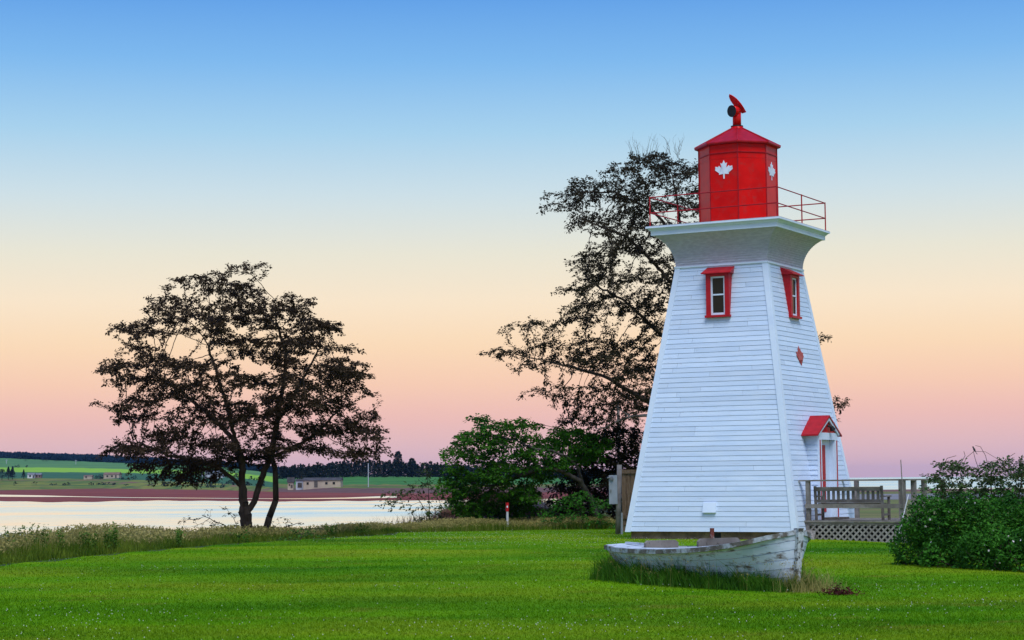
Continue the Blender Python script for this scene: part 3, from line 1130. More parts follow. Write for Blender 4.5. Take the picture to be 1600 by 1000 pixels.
# slab of pebbled concrete leaning at the deck corner
s0 = tower_world(DX0 + .13, DY0 - .24, -.06)
mb = MB()
mb.hexa([(-.24, -.04, 0), (.22, -.04, 0), (.22, .03, 0), (-.24, .03, 0), (-.17, .10, .30), (.25, .10, .28), (.25, .16, .28), (-.17, .16, .30)])
o = mb.build('slab', M_CONC); o.location = s0; o.rotation_euler = (0, 0, TH + .12)
tag(o, 'mottled grey concrete slab leaning at the deck corner', 'slab')

# ------------------------------------------------------------------ old boat on the lawn
STERN, BOW = np.array([1.72, 31.6]), np.array([4.02, 27.75])
BL = float(np.hypot(*(BOW - STERN)))
BANG = math.atan2(BOW[1] - STERN[1], BOW[0] - STERN[0])
BOAT = empty('boat', (STERN[0], STERN[1], 0), BANG, 'weathered white wooden boat with peeling paint lying on the lawn', 'boat')
dB = [0, .04, .12, .25, .45, .85, 1.5, 2.4, 3.3, 3.95, BL]              # distance from the bow
wB = [.015, .13, .28, .41, .51, .61, .68, .70, .62, .48, .30]
wb_ = [.01, .02, .05, .09, .16, .27, .38, .43, .38, .28, .14]
gB = [.850, .83, .80, .765, .715, .645, .575, .53, .515, .52, .54]
kB = [.075, .07, .065, .06, .05, .045, .045, .05, .07, .13, .24]


def hull(d, k, side, off=0.0):
    """k 0 keel .. 1 gunwale"""
    w = float(np.interp(d, dB, wB)); b_ = float(np.interp(d, dB, wb_))
    g = float(np.interp(d, dB, gB)); kk = float(np.interp(d, dB, kB))
    ww = b_ + (w - b_) * (k ** .75) + off
    rake = .10 * (1 - k) * math.exp(-d / .5)
    sternrake = .16 * (1 - k) * smooth01(np.array((d - 3.4) / 1.0)).item()
    x = BL - d - rake + sternrake
    return (x, side * ww, kk + (g - kk) * k)


ds = np.array([0, .04, .08, .14, .22, .32, .45, .62, .8, 1.05, 1.3, 1.7, 2.1, 2.5, 2.9, 3.3, 3.65, 3.95, 4.2, BL])
NSTR = 6
for side in (-1, 1):
    for s_ in range(NSTR):
        k0, k1 = s_ / NSTR, (s_ + 1) / NSTR
        mb = MB()
        rg = []
        for d in ds:
            rg.append([hull(d, k0 + .004, side, .008 if s_ else .004), hull(d, k1 - .006, side, .002), hull(d, k1 - .006, side, -.02), hull(d, k0 + .004, side, -.02)])
        mb.rings(rg)
        mb.build('strake', M_HULL, BOAT)
# bottom
mb = MB()
vs = [hull(d, 0, -1, -.005) for d in ds] + [hull(d, 0, 1, -.005) for d in ds]
n_ = len(ds)
mb.add(vs, [(i, i + 1, n_ + i + 1, n_ + i) for i in range(n_ - 1)])
mb.build('bottom', M_WOODD, BOAT)
# transom
mb = MB()
tr = [hull(BL, k, -1) for k in (1, .6, .3, 0)] + [hull(BL, k, 1) for k in (0, .3, .6, 1)]
mb.rings([tr, [(x - .03, y, z) for x, y, z in tr]])
mb.build('transom', M_HULL, BOAT)
# stem post
mb = MB()
top, bot = hull(0, 1, 1), hull(0, 0, 1)
mb.hexa([(bot[0] - .05, -.035, bot[2] - .05), (bot[0] + .055, -.045, bot[2] - .05), (bot[0] + .055, .045, bot[2] - .05), (bot[0] - .05, .035, bot[2] - .05),
         (top[0] - .05, -.04, top[2] + .035), (top[0] + .07, -.05, top[2] + .035), (top[0] + .07, .05, top[2] + .035), (top[0] - .05, .04, top[2] + .035)])
mb.build('stem_post', M_STEM, BOAT)
M_RUB = noisy('bare_rub_rail', (.10, .085, .07), (.20, .17, .15), 6, .9, .5, c3=(.44, .46, .50), scale3=5, lo3=.46, hi3=.56)
for side in (-1, 1):
    mb = MB(); rg = []
    for d in ds:
        a = hull(d, 1, side, .03); b_ = hull(d, 1, side, -.005)
        rg.append([(a[0], a[1], a[2] - .055), (a[0], a[1], a[2] + .012), (b_[0], b_[1], b_[2] + .012), (b_[0], b_[1], b_[2] - .055)])
    mb.rings(rg)
    mb.build('rub_rail', M_RUB, BOAT)
    # side deck
    mb = MB(); rg = []
    for d in ds[4:]:
        a = hull(d, 1, side, -.008)
        inn = max(abs(a[1]) - .17, .0) * side if d < 3.35 else .004 * side
        rg.append([(a[0], a[1], a[2] + .018), (a[0], inn, a[2] + .03), (a[0], inn, a[2] + .005), (a[0], a[1], a[2] - .005)])
    mb.rings(rg)
    mb.build('side_deck', M_DECKB, BOAT)
for d, hh in ((1.85, .15), (3.34, .13)):
    g = float(np.interp(d, dB, gB)); w = float(np.interp(d, dB, wB)) - .30
    mb = MB()
    prof = [(-w, g - .12), (w, g - .12), (w, g + hh - .04), (w - .05, g + hh), (-w + .05, g + hh), (-w, g + hh - .04)]
    mb.rings([[(BL - d, y, z) for y, z in prof], [(BL - d - .05, y, z) for y, z in prof]])
    mb.build('bulkhead_board', M_WOOD, BOAT)
mb = MB(); mb.box((BL - 2.4, -.55, .34), (BL - 2.1, .55, .38)); mb.build('thwart', M_WOOD, BOAT)
mb = MB(); mb.bar((BL - 3.42, -.12, .575), (BL - 4.3, -.02, .585), .05, .03); mb.build('deck_batten', M_DECKB, BOAT)
# block under the bow
mb = MB(); mb.box((-.10, -.2, -.05), (.24, .2, .10))
o = mb.build('wood_block', noisy('red_brown_block', (.12, .05, .03), (.20, .09, .06), 7, .9, .5))
o.location = (*(BOW - (BOW - STERN) / BL * .22), 0); o.rotation_euler = (0, 0, BANG)
tag(o, 'brown wooden block under the bow of the old boat', 'block')
# short red post behind the boat
pp_ = at(1112, 852, 31.6)
mb = MB(); mb.tube((0, 0, -.1), (.01, 0, .80), .038, .036, 10)
o = mb.build('post', noisy('flaking_red_post', (.22, .03, .02), (.16, .05, .035), 6, .7, .3, c3=(.55, .55, .56), scale3=7, lo3=.54, hi3=.6))
o.location = (pp_[0], 31.6, 0)
tag(o, 'short rusty red post with flaking white paint behind the boat', 'post')


# ------------------------------------------------------------------ trees
def colonize(attr, trunks, step=.22, infl=2.2, kill=.34, iters=140, bias=(0, 0, .06), seed=0):
    """space colonization: trunks = list of polylines (np arrays); the first point of each later polyline joins the nearest node"""
    r_ = np.random.default_rng(seed)
    nodes, par = [], []
    for pl in trunks:
        pl = np.asarray(pl, float)
        prev = -1
        if nodes:
            dd = np.linalg.norm(np.array(nodes) - pl[0], axis=1)
            if dd.min() < .6:
                prev = int(dd.argmin())
        for a, b_ in zip(pl[:-1], pl[1:]):
            nseg = max(1, int(np.linalg.norm(b_ - a) / step))
            for i in range(nseg + 1):
                if i == 0 and prev >= 0: continue
                p = a + (b_ - a) * i / nseg
                p = p + r_.normal(0, .012, 3)
                nodes.append(p); par.append(prev); prev = len(nodes) - 1
    nodes = [np.asarray(p) for p in nodes]
    A = attr.copy()
    NN = np.array(nodes)
    best = np.full(len(A), 1e9); bi = np.zeros(len(A), int)

    def upd(new, base_i):
        nonlocal best, bi
        d = np.linalg.norm(A[:, None, :] - new[None], axis=2)
        j = d.argmin(1); m = d[np.arange(len(A)), j]
        w = m < best
        best = np.where(w, m, best); bi = np.where(w, j + base_i, bi)
    for c_ in range(0, len(NN), 400):
        upd(NN[c_:c_ + 400], c_)
    cnt = {}
    for it in range(iters):
        if len(A) == 0: break
        act = best < infl
        if not act.any():
            infl *= 1.5
            if infl > 12: break
            continue
        idx = bi[act]
        dirs = A[act] - np.array(nodes)[idx]
        dirs /= np.linalg.norm(dirs, axis=1, keepdims=True) + 1e-9
        acc = {}
        for i_, d_ in zip(idx, dirs):
            acc[i_] = acc.get(i_, 0) + d_
        new = []
        for i_, d_ in acc.items():
            if cnt.get(i_, 0) > 3: continue
            cnt[i_] = cnt.get(i_, 0) + 1
            v = d_ / (np.linalg.norm(d_) + 1e-9) + np.array(bias) + r_.normal(0, .16, 3)
            v /= np.linalg.norm(v)
            nodes.append(nodes[i_] + v * step); par.append(int(i_)); new.append(nodes[-1])
        if not new: break
        base_i = len(nodes) - len(new)
        upd(np.array(new), base_i)
        keep = best > kill
        A, best, bi = A[keep], best[keep], bi[keep]
    return np.array(nodes), np.array(par)


def branch_mesh(nodes, par, r_tip, r_base, power=2.4):
    n = len(nodes)
    w = np.zeros(n)
    child = np.zeros(n, int)
    for i in range(n):
        if par[i] >= 0: child[par[i]] += 1
    w[child == 0] = 1
    for i in range(n - 1, -1, -1):
        if par[i] >= 0: w[par[i]] += w[i]
    w = np.maximum(w, 1)
    r = r_tip * w ** (1 / power)
    r *= 1 + (r_base / r.max() - 1) * np.clip((w / w.max()), 0, 1) ** .5 if r.max() > 0 else 1
    e = np.array([i for i in range(n) if par[i] >= 0])
    p0, p1 = nodes[par[e]], nodes[e]
    r0, r1 = r[par[e]], r[e]
    r0 = np.minimum(r0, r1 * 1.6 + .004)
    V, Fs, off = [], [], 0
    for k, m in ((7, r1 > .03), (4, (r1 <= .03) & (r1 > .01)), (3, r1 <= .01)):
        if not m.any(): continue
        a, b_, ra, rb = p0[m], p1[m], r0[m], r1[m]
        d = b_ - a; d /= np.linalg.norm(d, axis=1, keepdims=True) + 1e-9
        u = np.cross(d, np.array([.31, .87, .38])); u /= np.linalg.norm(u, axis=1, keepdims=True) + 1e-9
        v = np.cross(d, u)
        ang = np.arange(k) * 2 * np.pi / k
        ringv = u[:, None, :] * np.cos(ang)[None, :, None] + v[:, None, :] * np.sin(ang)[None, :, None]
        A_ = a[:, None] + ringv * ra[:, None, None]
        B_ = b_[:, None] + ringv * rb[:, None, None] + d[:, None] * (rb * .4)[:, None, None]
        blk = np.concatenate([A_, B_], 1)
        M = len(blk)
        base_i = off + np.arange(M)[:, None] * (2 * k)
        for q in range(k):
            q2 = (q + 1) % k
            Fs.append(base_i + np.array([q, q2, k + q2, k + q])[None])
        V.append(blk.reshape(-1, 3)); off += M * 2 * k
    return np.concatenate(V), Fs, r, child


def leaf_quads(P, size, r_, flat=.55, jit=.5):
    """leaf-shaped diamonds at P, mostly lying flat"""
    n = len(P)
    nrm = r_.normal(0, 1, (n, 3)); nrm[:, 2] = np.abs(nrm[:, 2]) + flat * 2
    nrm /= np.linalg.norm(nrm, axis=1, keepdims=True)
    t = r_.normal(0, 1, (n, 3)); t -= (t * nrm).sum(1, keepdims=True) * nrm
    t /= np.linalg.norm(t, axis=1, keepdims=True) + 1e-9
    b_ = np.cross(nrm, t)
    s = size * (1 + jit * (r_.random(n) - .5) * 2)
    L_ = s[:, None]; W_ = (s * r_.uniform(.38, .6, n))[:, None]
    droop = nrm * (s * .12)[:, None]
    V = np.stack([P - t * L_ * .5, P + b_ * W_ * .5 - droop, P + t * L_ * .5 - droop * .5, P - b_ * W_ * .5 - droop], 1)
    F_ = np.arange(n)[:, None] * 4 + np.array([0, 1, 2, 3])[None]
    return V.reshape(-1, 3), F_


def spray_leaves(nodes, par, tw, per, size, spread, r_):
    """leaves set along the twigs in flat sprays: long axis out from the twig, blades near level"""
    tw = tw[par[tw] >= 0]
    a, b_ = nodes[par[tw]], nodes[tw]
    d = b_ - a
    L_ = np.linalg.norm(d, axis=1, keepdims=True) + 1e-9
    d = d / L_
    a, d, L_ = np.repeat(a, per, 0), np.repeat(d, per, 0), np.repeat(L_, per, 0)
    n = len(a)
    t = r_.random((n, 1)) * 1.25
    side = np.cross(d, np.array([0, 0, 1.0])) + r_.normal(0, .25, (n, 3))
    side /= np.linalg.norm(side, axis=1, keepdims=True) + 1e-9
    sg = np.where(r_.random((n, 1)) < .5, -1, 1)
    ax = side * sg * .8 + d * .75 + r_.normal(0, .28, (n, 3)) * np.array([1, 1, .6]) + np.array([0, 0, -.12])
    ax /= np.linalg.norm(ax, axis=1, keepdims=True)
    up = np.array([0, 0, 1.0]) + r_.normal(0, .5, (n, 3))
    w = np.cross(ax, up); w /= np.linalg.norm(w, axis=1, keepdims=True) + 1e-9
    s_ = (size * r_.uniform(.6, 1.35, n))[:, None]
    P = a + d * L_ * t + r_.normal(0, spread, (n, 3)) * np.array([1, 1, .55])
    W_ = s_ * r_.uniform(.42, .62, n)[:, None]
    V = np.stack([P, P + ax * s_ * .5 + w * W_ * .5, P + ax * s_ - np.array([0, 0, .1]) * s_, P + ax * s_ * .5 - w * W_ * .5], 1)
    return V.reshape(-1, 3), np.arange(n)[:, None] * 4 + np.array([0, 1, 2, 3])[None]


def in_poly(x, y, poly):
    inside = np.zeros(len(x), bool)
    n = len(poly)
    for i in range(n):
        x0, y0 = poly[i]; x1, y1 = poly[(i + 1) % n]
        c = ((y0 > y) != (y1 > y)) & (x < (x1 - x0) * (y - y0) / (y1 - y0 + 1e-12) + x0)
        inside ^= c
    return inside


def crown_attractors(poly_px, Y, depth, npads, per, pad, seed, holes=(), shrink=1.0):
    """pads of attraction points spread through the crown; poly in image px is read at range Y"""
    r_ = np.random.default_rng(seed)
    P = np.array([at(px, py, Y) for px, py in poly_px])
    poly = [(p[0], p[2]) for p in P]
    if shrink != 1:
        cen = P.mean(0)
        P = cen + (P - cen) * shrink
    poly = [(p[0], p[2]) for p in P]
    xs, zs = P[:, 0], P[:, 2]
    xc = (xs.min() + xs.max()) / 2
    hwid = (xs.max() - xs.min()) / 2
    zc, hh = (zs.min() + zs.max()) / 2, (zs.max() - zs.min()) / 2
    C_ = []
    while len(C_) < npads:
        x = r_.uniform(xs.min(), xs.max(), 400); z = r_.uniform(zs.min(), zs.max(), 400)
        ok = in_poly(x, z, poly)
        for hx, hz, hr in holes:
            hp = at(hx, hz, Y)
            ok &= np.hypot(x - hp[0], z - hp[2]) > hr
        for a, b_ in zip(x[ok], z[ok]):
            q = max(.12, 1 - ((a - xc) / hwid) ** 2 * .8 - ((b_ - zc) / hh) ** 2 * .5)
            C_.append((a, Y + r_.uniform(-1, 1) * depth * math.sqrt(q), b_))
    C_ = np.array(C_[:npads])
    off = np.clip(r_.normal(0, 1, (npads, per, 3)), -1.5, 1.5) * np.array([pad, pad, pad * .24])
    off[:, :, 2] -= .35 * (off[:, :, 0] ** 2 + off[:, :, 1] ** 2) / max(pad, .01) * .35     # pads droop at their rims
    A = (C_[:, None] + off).reshape(-1, 3)
    ok = in_poly(A[:, 0], A[:, 2], poly) | (r_.random(len(A)) < .45)
    return A[ok]


def make_tree(name, label, cat, base, trunks, attr, leafmat, bark, leaf, per_node, r_base, r_tip=.004, step=.22, kill=.34, infl=2.2,
              spread=.16, seed=0, leaf_prob=1.0, group=None, bias=(0, 0, .06), iters=140, maxw=3, crown_name='crown', flat=.55):
    r_ = np.random.default_rng(seed + 99)
    base = np.array(base, float)
    nodes, par = colonize(attr, trunks, step, infl, kill, iters, bias, seed)
    V, Fs, r, child = branch_mesh(nodes, par, r_tip, r_base)
    root = empty(name, tuple(base), 0, label, cat, group)
    me = arrays_mesh('trunk', V - base, Fs)
    mesh_obj('trunk', me, bark, root)
    # leaf-bearing nodes: the thin outer twigs
    thr = r_tip * (maxw ** (1 / 2.4)) * 1.25
    tw = np.where((r < max(thr, r_tip * 1.3)))[0]
    if leaf_prob < 1:
        tw = tw[r_.random(len(tw)) < leaf_prob]
    LV, LF = spray_leaves(nodes, par, tw, per_node, leaf, spread, r_)
    print(name, 'nodes', len(nodes), 'leaves', len(LF))
    me = arrays_mesh(crown_name, LV - base, [LF])
    c = mesh_obj(crown_name, me, leafmat, root)
    c['kind'] = 'stuff'
    return root, nodes, r


def px_line(pts, Y, dy=None):
    return np.array([at(px, py, Y + (dy[i] if dy else 0)) for i, (px, py) in enumerate(pts)])


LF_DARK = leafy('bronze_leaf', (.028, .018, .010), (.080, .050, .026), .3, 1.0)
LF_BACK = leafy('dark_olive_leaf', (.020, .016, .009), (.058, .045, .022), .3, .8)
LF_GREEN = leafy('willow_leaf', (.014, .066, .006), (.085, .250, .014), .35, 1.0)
LF_THICKET = leafy('dark_bronze_leaf', (.026, .020, .012), (.080, .060, .032), .3, 1.2)  # brownish dark foliage of the thicket
LF_ROSE = leafy('rose_leaf', (.014, .066, .008), (.070, .240, .022), .3, 2.0)
LF_SCRUB = leafy('scrub_leaf', (.025, .050, .012), (.070, .110, .030), .3, 1.6)

# spreading tree on the bank at left
TYL = 58.0
polyL = [(140, 683), (168, 655), (186, 618), (163, 583), (178, 528), (225, 482), (245, 452), (300, 426), (352, 419), (402, 413),
         (432, 436), (462, 418), (474, 462), (520, 470), (526, 498), (560, 514), (556, 556), (597, 572), (586, 632), (604, 690),
         (596, 716), (520, 722), (455, 706), (405, 722), (345, 728), (292, 772), (262, 752), (200, 740), (158, 704)]
aL = crown_attractors(polyL, TYL, 3.1, 205, 44, .37, 3, holes=((405, 565, .32), (360, 668, .25), (300, 590, .2), (478, 640, .25), (235, 560, .2), (330, 490, .2), (450, 520, .2), (520, 600, .22), (250, 660, .2)), shrink=.965)
trL = [px_line([(387, 842), (382, 800), (378, 760), (378, 722), (368, 690), (358, 645), (340, 590), (325, 540)], TYL, [0, 0, 0, -.1, -.3, -.5, -.7, -.9]),
       px_line([(386, 800), (397, 785), (410, 742), (424, 712), (432, 660), (443, 602), (447, 550), (430, 500)], TYL, [0, .1, .2, .3, .3, .2, 0, -.2]),
       px_line([(412, 843), (421, 808), (431, 782), (430, 732), (424, 713)], TYL + .25, [0, 0, 0, 0, .05]),
       px_line([(380, 765), (368, 752), (342, 730), (305, 718), (262, 712), (215, 690)], TYL, [0, -.2, -.5, -.9, -1.1, -1.2]),
       px_line([(424, 714), (455, 700), (492, 680), (530, 640)], TYL, [.3, .7, 1.2, 1.5]),
       px_line([(432, 662), (470, 600), (500, 540)], TYL, [.3, -.4, -1.0]),
       px_line([(368, 690), (330, 650), (280, 610), (240, 585)], TYL, [-.3, .4, 1.0, 1.4])]
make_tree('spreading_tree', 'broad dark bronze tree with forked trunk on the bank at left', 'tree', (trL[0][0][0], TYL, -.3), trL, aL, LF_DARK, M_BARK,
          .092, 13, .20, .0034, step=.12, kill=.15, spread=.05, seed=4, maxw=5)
mb = MB()
_b = bpy.data.objects['spreading_tree'].location
for k, (ra, rb) in enumerate(((.115, .10), (.10, .09), (.09, .082), (.082, .07))):
    mb.tube(Vector(trL[2][k]) - _b, Vector(trL[2][k + 1]) - _b, ra, rb, 9)
mb.build('leaning_stem', M_BARK, bpy.data.objects['spreading_tree'], True)

# tall tree behind the lighthouse
TYB = 66.5
polyB = [(985, 235), (1015, 222), (1042, 235), (1070, 248), (1100, 240), (1160, 265), (1170, 320), (1190, 400), (1215, 500), (1225, 560), (1240, 612), (1262, 632),
         (1240, 655), (1200, 690), (1000, 705), (905, 690), (838, 650), (862, 622), (795, 602), (762, 575), (768, 512), (842, 498), (868, 532), (905, 545), (935, 520),
         (870, 498), (905, 465), (883, 440), (905, 400), (862, 374), (925, 350), (866, 328), (872, 296), (940, 262)]
aB = crown_attractors(polyB, TYB, 3.4, 300, 38, .43, 8, holes=((960, 505, .5), (950, 345, .25), (900, 610, .2), (985, 430, .25)), shrink=.965)
aB = np.concatenate([aB] + [at(px, py, TYB + .8) + rng.normal(0, 1, (26, 3)) * np.array([.22, .3, .14]) for px, py in ((1308, 632), (1298, 648), (1316, 628), (1278, 530))])
trB = [px_line([(1120, 850), (1110, 740), (1095, 640), (1085, 540), (1075, 430), (1060, 330), (1050, 270)], TYB),
       px_line([(1098, 660), (1040, 645), (985, 612), (945, 588), (880, 570), (815, 556)], TYB, [0, -.2, -.3, -.5, -.6, -.8]),
       px_line([(1090, 580), (1030, 520), (975, 470), (920, 440)], TYB, [0, .3, .6, .8]),
       px_line([(1080, 480), (1030, 420), (980, 370), (915, 345)], TYB, [0, -.3, -.8, -1.2]),
       px_line([(1066, 380), (1020, 330), (960, 300), (905, 300)], TYB, [0, .2, .5, .8]),
       px_line([(1100, 690), (1180, 650), (1250, 622), (1312, 632)], TYB, [0, .3, .6, .9]),
       px_line([(1090, 600), (1180, 540), (1225, 525)], TYB, [0, .4, .6]),
       px_line([(1075, 440), (1130, 360), (1160, 290)], TYB, [0, .4, .6])]
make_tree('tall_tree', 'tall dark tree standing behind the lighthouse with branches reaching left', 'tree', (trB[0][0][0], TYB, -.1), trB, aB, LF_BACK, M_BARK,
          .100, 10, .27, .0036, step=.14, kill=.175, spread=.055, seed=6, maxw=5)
# bare top twigs of the same tree are part of its crown: add them as a part
tb = bpy.data.objects['tall_tree']
mb = MB()
dl = [Vector(p) - tb.location for p in px_line([(1085, 668), (1040, 652), (1008, 649), (985, 651), (967, 657), (945, 668), (928, 671)], TYB - 2.2)]
for k in range(len(dl) - 1):
    mb.tube(dl[k], dl[k + 1], .075 - .011 * k, .075 - .011 * (k + 1), 7, False)
mb.tube(dl[3], dl[3] + Vector((-.5, -.1, .35)), .03, .008, 5, False)
mb.build('dead_limb', M_BARKG, tb)
mb = MB()
r_t = random.Random(3)
for _ in range(26):
    s0_ = at(r_t.uniform(985, 1065), r_t.uniform(240, 265), TYB + r_t.uniform(-1, 1))
    p = Vector(s0_)
    d = Vector((r_t.uniform(-.35, .3), r_t.uniform(-.3, .3), 1)).normalized()
    rr = .009
    for k in range(r_t.randint(4, 6)):
        q = p + d * r_t.uniform(.10, .17)
        mb.tube(p - tb.location, q - tb.location, rr, rr * .8, 3, False)
        if r_t.random() < .6:
            q2 = q + (d + Vector((r_t.uniform(-.9, .9), r_t.uniform(-.6, .6), .2))).normalized() * .2
            mb.tube(q - tb.location, q2 - tb.location, rr * .7, rr * .4, 3, False)
        p = q; rr *= .82
        d = (d + Vector((r_t.uniform(-.35, .35), r_t.uniform(-.3, .3), 0))).normalized()
mb.build('bare_twigs', M_BARK, tb)['kind'] = 'stuff'

# leaning green tree over the bank
TYW = 67.0
polyW = [(692, 730), (704, 694), (724, 674), (738, 656), (754, 648), (774, 662), (800, 658), (828, 650), (846, 664), (874, 664), (905, 670), (945, 680), (958, 702),
         (930, 722), (895, 728), (872, 738), (850, 752), (842, 780), (820, 812), (770, 812), (738, 812), (716, 800), (698, 775)]
aW = crown_attractors(polyW, TYW, 2.0, 235, 30, .24, 12)
trW = [px_line([(938, 815), (922, 778), (906, 752), (880, 737), (856, 731), (834, 732)], TYW, [0, -.3, -.8, -1.3, -1.6, -1.7]),
       px_line([(914, 765), (904, 732), (886, 714), (862, 704), (838, 702), (815, 692)], TYW, [-.6, -1.0, -1.5, -1.8, -1.8, -1.2]),
       px_line([(906, 752), (898, 715), (886, 690), (868, 672)], TYW, [-.8, -.2, .3, .6]),
       px_line([(850, 731), (810, 745), (770, 760)], TYW, [-1.6, -.6, 0])]
make_tree('leaning_tree', 'bright green leaning tree with arching grey limbs left of the lighthouse', 'tree', (trW[0][0][0], TYW, gz(trW[0][0][0], TYW)), trW, aW,
          LF_GREEN, noisy('brown_limb_bark', (.07, .055, .045), (.14, .115, .10), 9, .95, .6, (1, 1, .35)), .125, 10, .10, .004, step=.13, kill=.165, spread=.06, seed=14, maxw=5, flat=.35)

# dark thicket between the leaning tree and the lighthouse
TYT = 68.6
polyT = [(855, 820), (862, 780), (885, 735), (910, 695), (945, 672), (985, 665), (1015, 672), (1030, 720), (1030, 815)]
aT = crown_attractors(polyT, TYT, 1.6, 190, 22, .30, 21)
trT = [px_line([(960, 830), (955, 780), (940, 730), (945, 690)], TYT), px_line([(960, 828), (985, 780), (1000, 710)], TYT), px_line([(959, 826), (920, 790), (905, 760)], TYT)]
make_tree('thicket_shrub', 'dark bronze thicket behind the meter post beside the lighthouse', 'shrub', (trT[0][0][0], TYT, 0), trT, aT, LF_THICKET, M_BARK,
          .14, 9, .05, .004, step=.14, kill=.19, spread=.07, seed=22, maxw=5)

# low shrubs
def shrub(name, label, poly, Y, stems, mat, pads, per, leaf, per_node, seed, bark=M_BARK, depth=.8, leaf_prob=1.0, step=.13, kill=.2, pad=.2, rb=.02, maxw=3, group=None, spread=.04):
    A = crown_attractors(poly, Y, depth, pads, per, pad, seed)
    tr_ = [px_line(s, Y) for s in stems]
    x0 = tr_[0][0][0]
    return make_tree(name, label, 'shrub', (x0, Y, gz(x0, Y)), tr_, A, mat, bark, leaf, per_node, rb, .0032, step=step, kill=kill, infl=1.6,
                     spread=spread, seed=seed, leaf_prob=leaf_prob, maxw=maxw, group=group)[0]


shrub('bank_shrub', 'thin open green shrub leaning over the water left of the leaning tree',
      [(606, 760), (625, 742), (650, 748), (662, 730), (690, 748), (705, 790), (690, 815), (655, 822), (620, 812), (600, 790)], 66,
      [[(680, 836), (668, 800), (650, 775)], [(690, 836), (695, 800), (680, 770)]], LF_SCRUB, 34, 14, .115, 4, 31)
shrub('sapling', 'slender pale leaved sapling rising in front of the far woods', [(648, 770), (655, 715), (668, 705), (684, 720), (690, 770), (670, 800)], 68,
      [[(672, 836), (670, 780), (667, 730)]], LF_SCRUB, 14, 10, .10, 2, 33, rb=.015, depth=.4)
shrub('trunk_foot_shrub', 'low twiggy shrub at the left foot of the forked tree trunk', [(280, 808), (300, 795), (350, 785), (380, 800), (384, 832), (330, 835), (290, 825)], 58.6,
      [[(375, 850), (350, 820), (320, 808)], [(380, 850), (365, 810), (355, 795)]], LF_SCRUB, 22, 12, .09, 2, 35, leaf_prob=.7)
shrub('trunk_side_shrub', 'small twiggy shrub right of the forked tree trunk', [(425, 812), (440, 800), (470, 812), (478, 826), (440, 834), (424, 830)], 58.4,
      [[(420, 850), (440, 825), (465, 818)]], LF_SCRUB, 10, 10, .08, 2, 37, leaf_prob=.6)
shrub('dark_bank_bush', 'round dark green bush in the grass at the forked trunk foot', [(352, 856), (350, 835), (365, 824), (385, 826), (398, 842), (395, 858)], 53.4,
      [[(375, 862), (374, 845)]], LF_ROSE, 26, 16, .09, 5, 39, depth=.4)
shrub('bank_bramble', 'low dark green bramble under the leaning tree beside the meter post', [(838, 815), (846, 788), (880, 772), (905, 764), (935, 772), (952, 788), (950, 822), (900, 828), (850, 826)], 63.8,
      [[(910, 836), (910, 800)], [(930, 836), (935, 800)]], LF_ROSE, 70, 18, .10, 6, 41, depth=.9)
shrub('pale_bank_bush', 'pale green leafy clump in the grass right of the forked tree', [(425, 850), (430, 830), (470, 822), (510, 825), (520, 840), (500, 848)], 54.8,
      [[(470, 858), (470, 840)]], leafy('pale_leaf', (.05, .14, .02), (.10, .24, .04), .3, 2), 26, 14, .08, 5, 43, depth=.4)


# rose bush at right: dense leafy mound
def mound_bush(name, label, blobs, nleaf, leaf, mat, seed, parent_loc):
    r_ = np.random.default_rng(seed)
    root = empty(name, parent_loc, 0, label, 'bush')
    P = []
    vol = np.array([b_[3] * b_[4] * b_[5] for b_ in blobs]) ** .72
    for (cx, cy, cz, rx_, ry_, rz_), v_ in zip(blobs, vol / vol.sum()):
        k = int(nleaf * v_)
        d = r_.normal(0, 1, (k, 3)); d /= np.linalg.norm(d, axis=1, keepdims=True)
        rad = (1 - np.abs(r_.normal(0, .16, k))) * (1 + .14 * np.sin(d[:, 0] * 9 + cx * 3) * np.sin(d[:, 2] * 8 + 1) + .10 * np.sin(d[:, 1] * 15 + d[:, 0] * 11))
        rad += r_.exponential(.10, k) * (r_.random(k) < .35)
        P.append(np.array([cx, cy, cz]) + d * rad[:, None] * np.array([rx_, ry_, rz_]))
    P = np.concatenate(P)
    P = P[P[:, 2] > ground(P[:, 0], P[:, 1]) + .02]
    LV, LF = leaf_quads(P, leaf, r_, .25)
    me = arrays_mesh('crown', LV - np.array(parent_loc), [LF])
    c = mesh_obj('crown', me, mat, root)
    c['kind'] = 'stuff'
    mb = MB()
    for _ in range(70):
        b_ = blobs[r_.integers(len(blobs))]
        d = r_.normal(0, 1, 3); d /= np.linalg.norm(d); d[2] = abs(d[2])
        p1 = np.array(b_[:3]) + d * np.array(b_[3:]) * .95
        p0 = np.array([b_[0] + r_.normal(0, .2), b_[1] + r_.normal(0, .2), gz(b_[0], b_[1]) - .05])
        pm = (p0 + p1) / 2 + r_.normal(0, .08, 3)
        L0 = np.array(parent_loc)
        mb.tube(p0 - L0, pm - L0, .012, .009, 4, False); mb.tube(pm - L0, p1 - L0, .009, .004, 4, False)
    mb.build('stems', M_BARK, root)
    return root, P


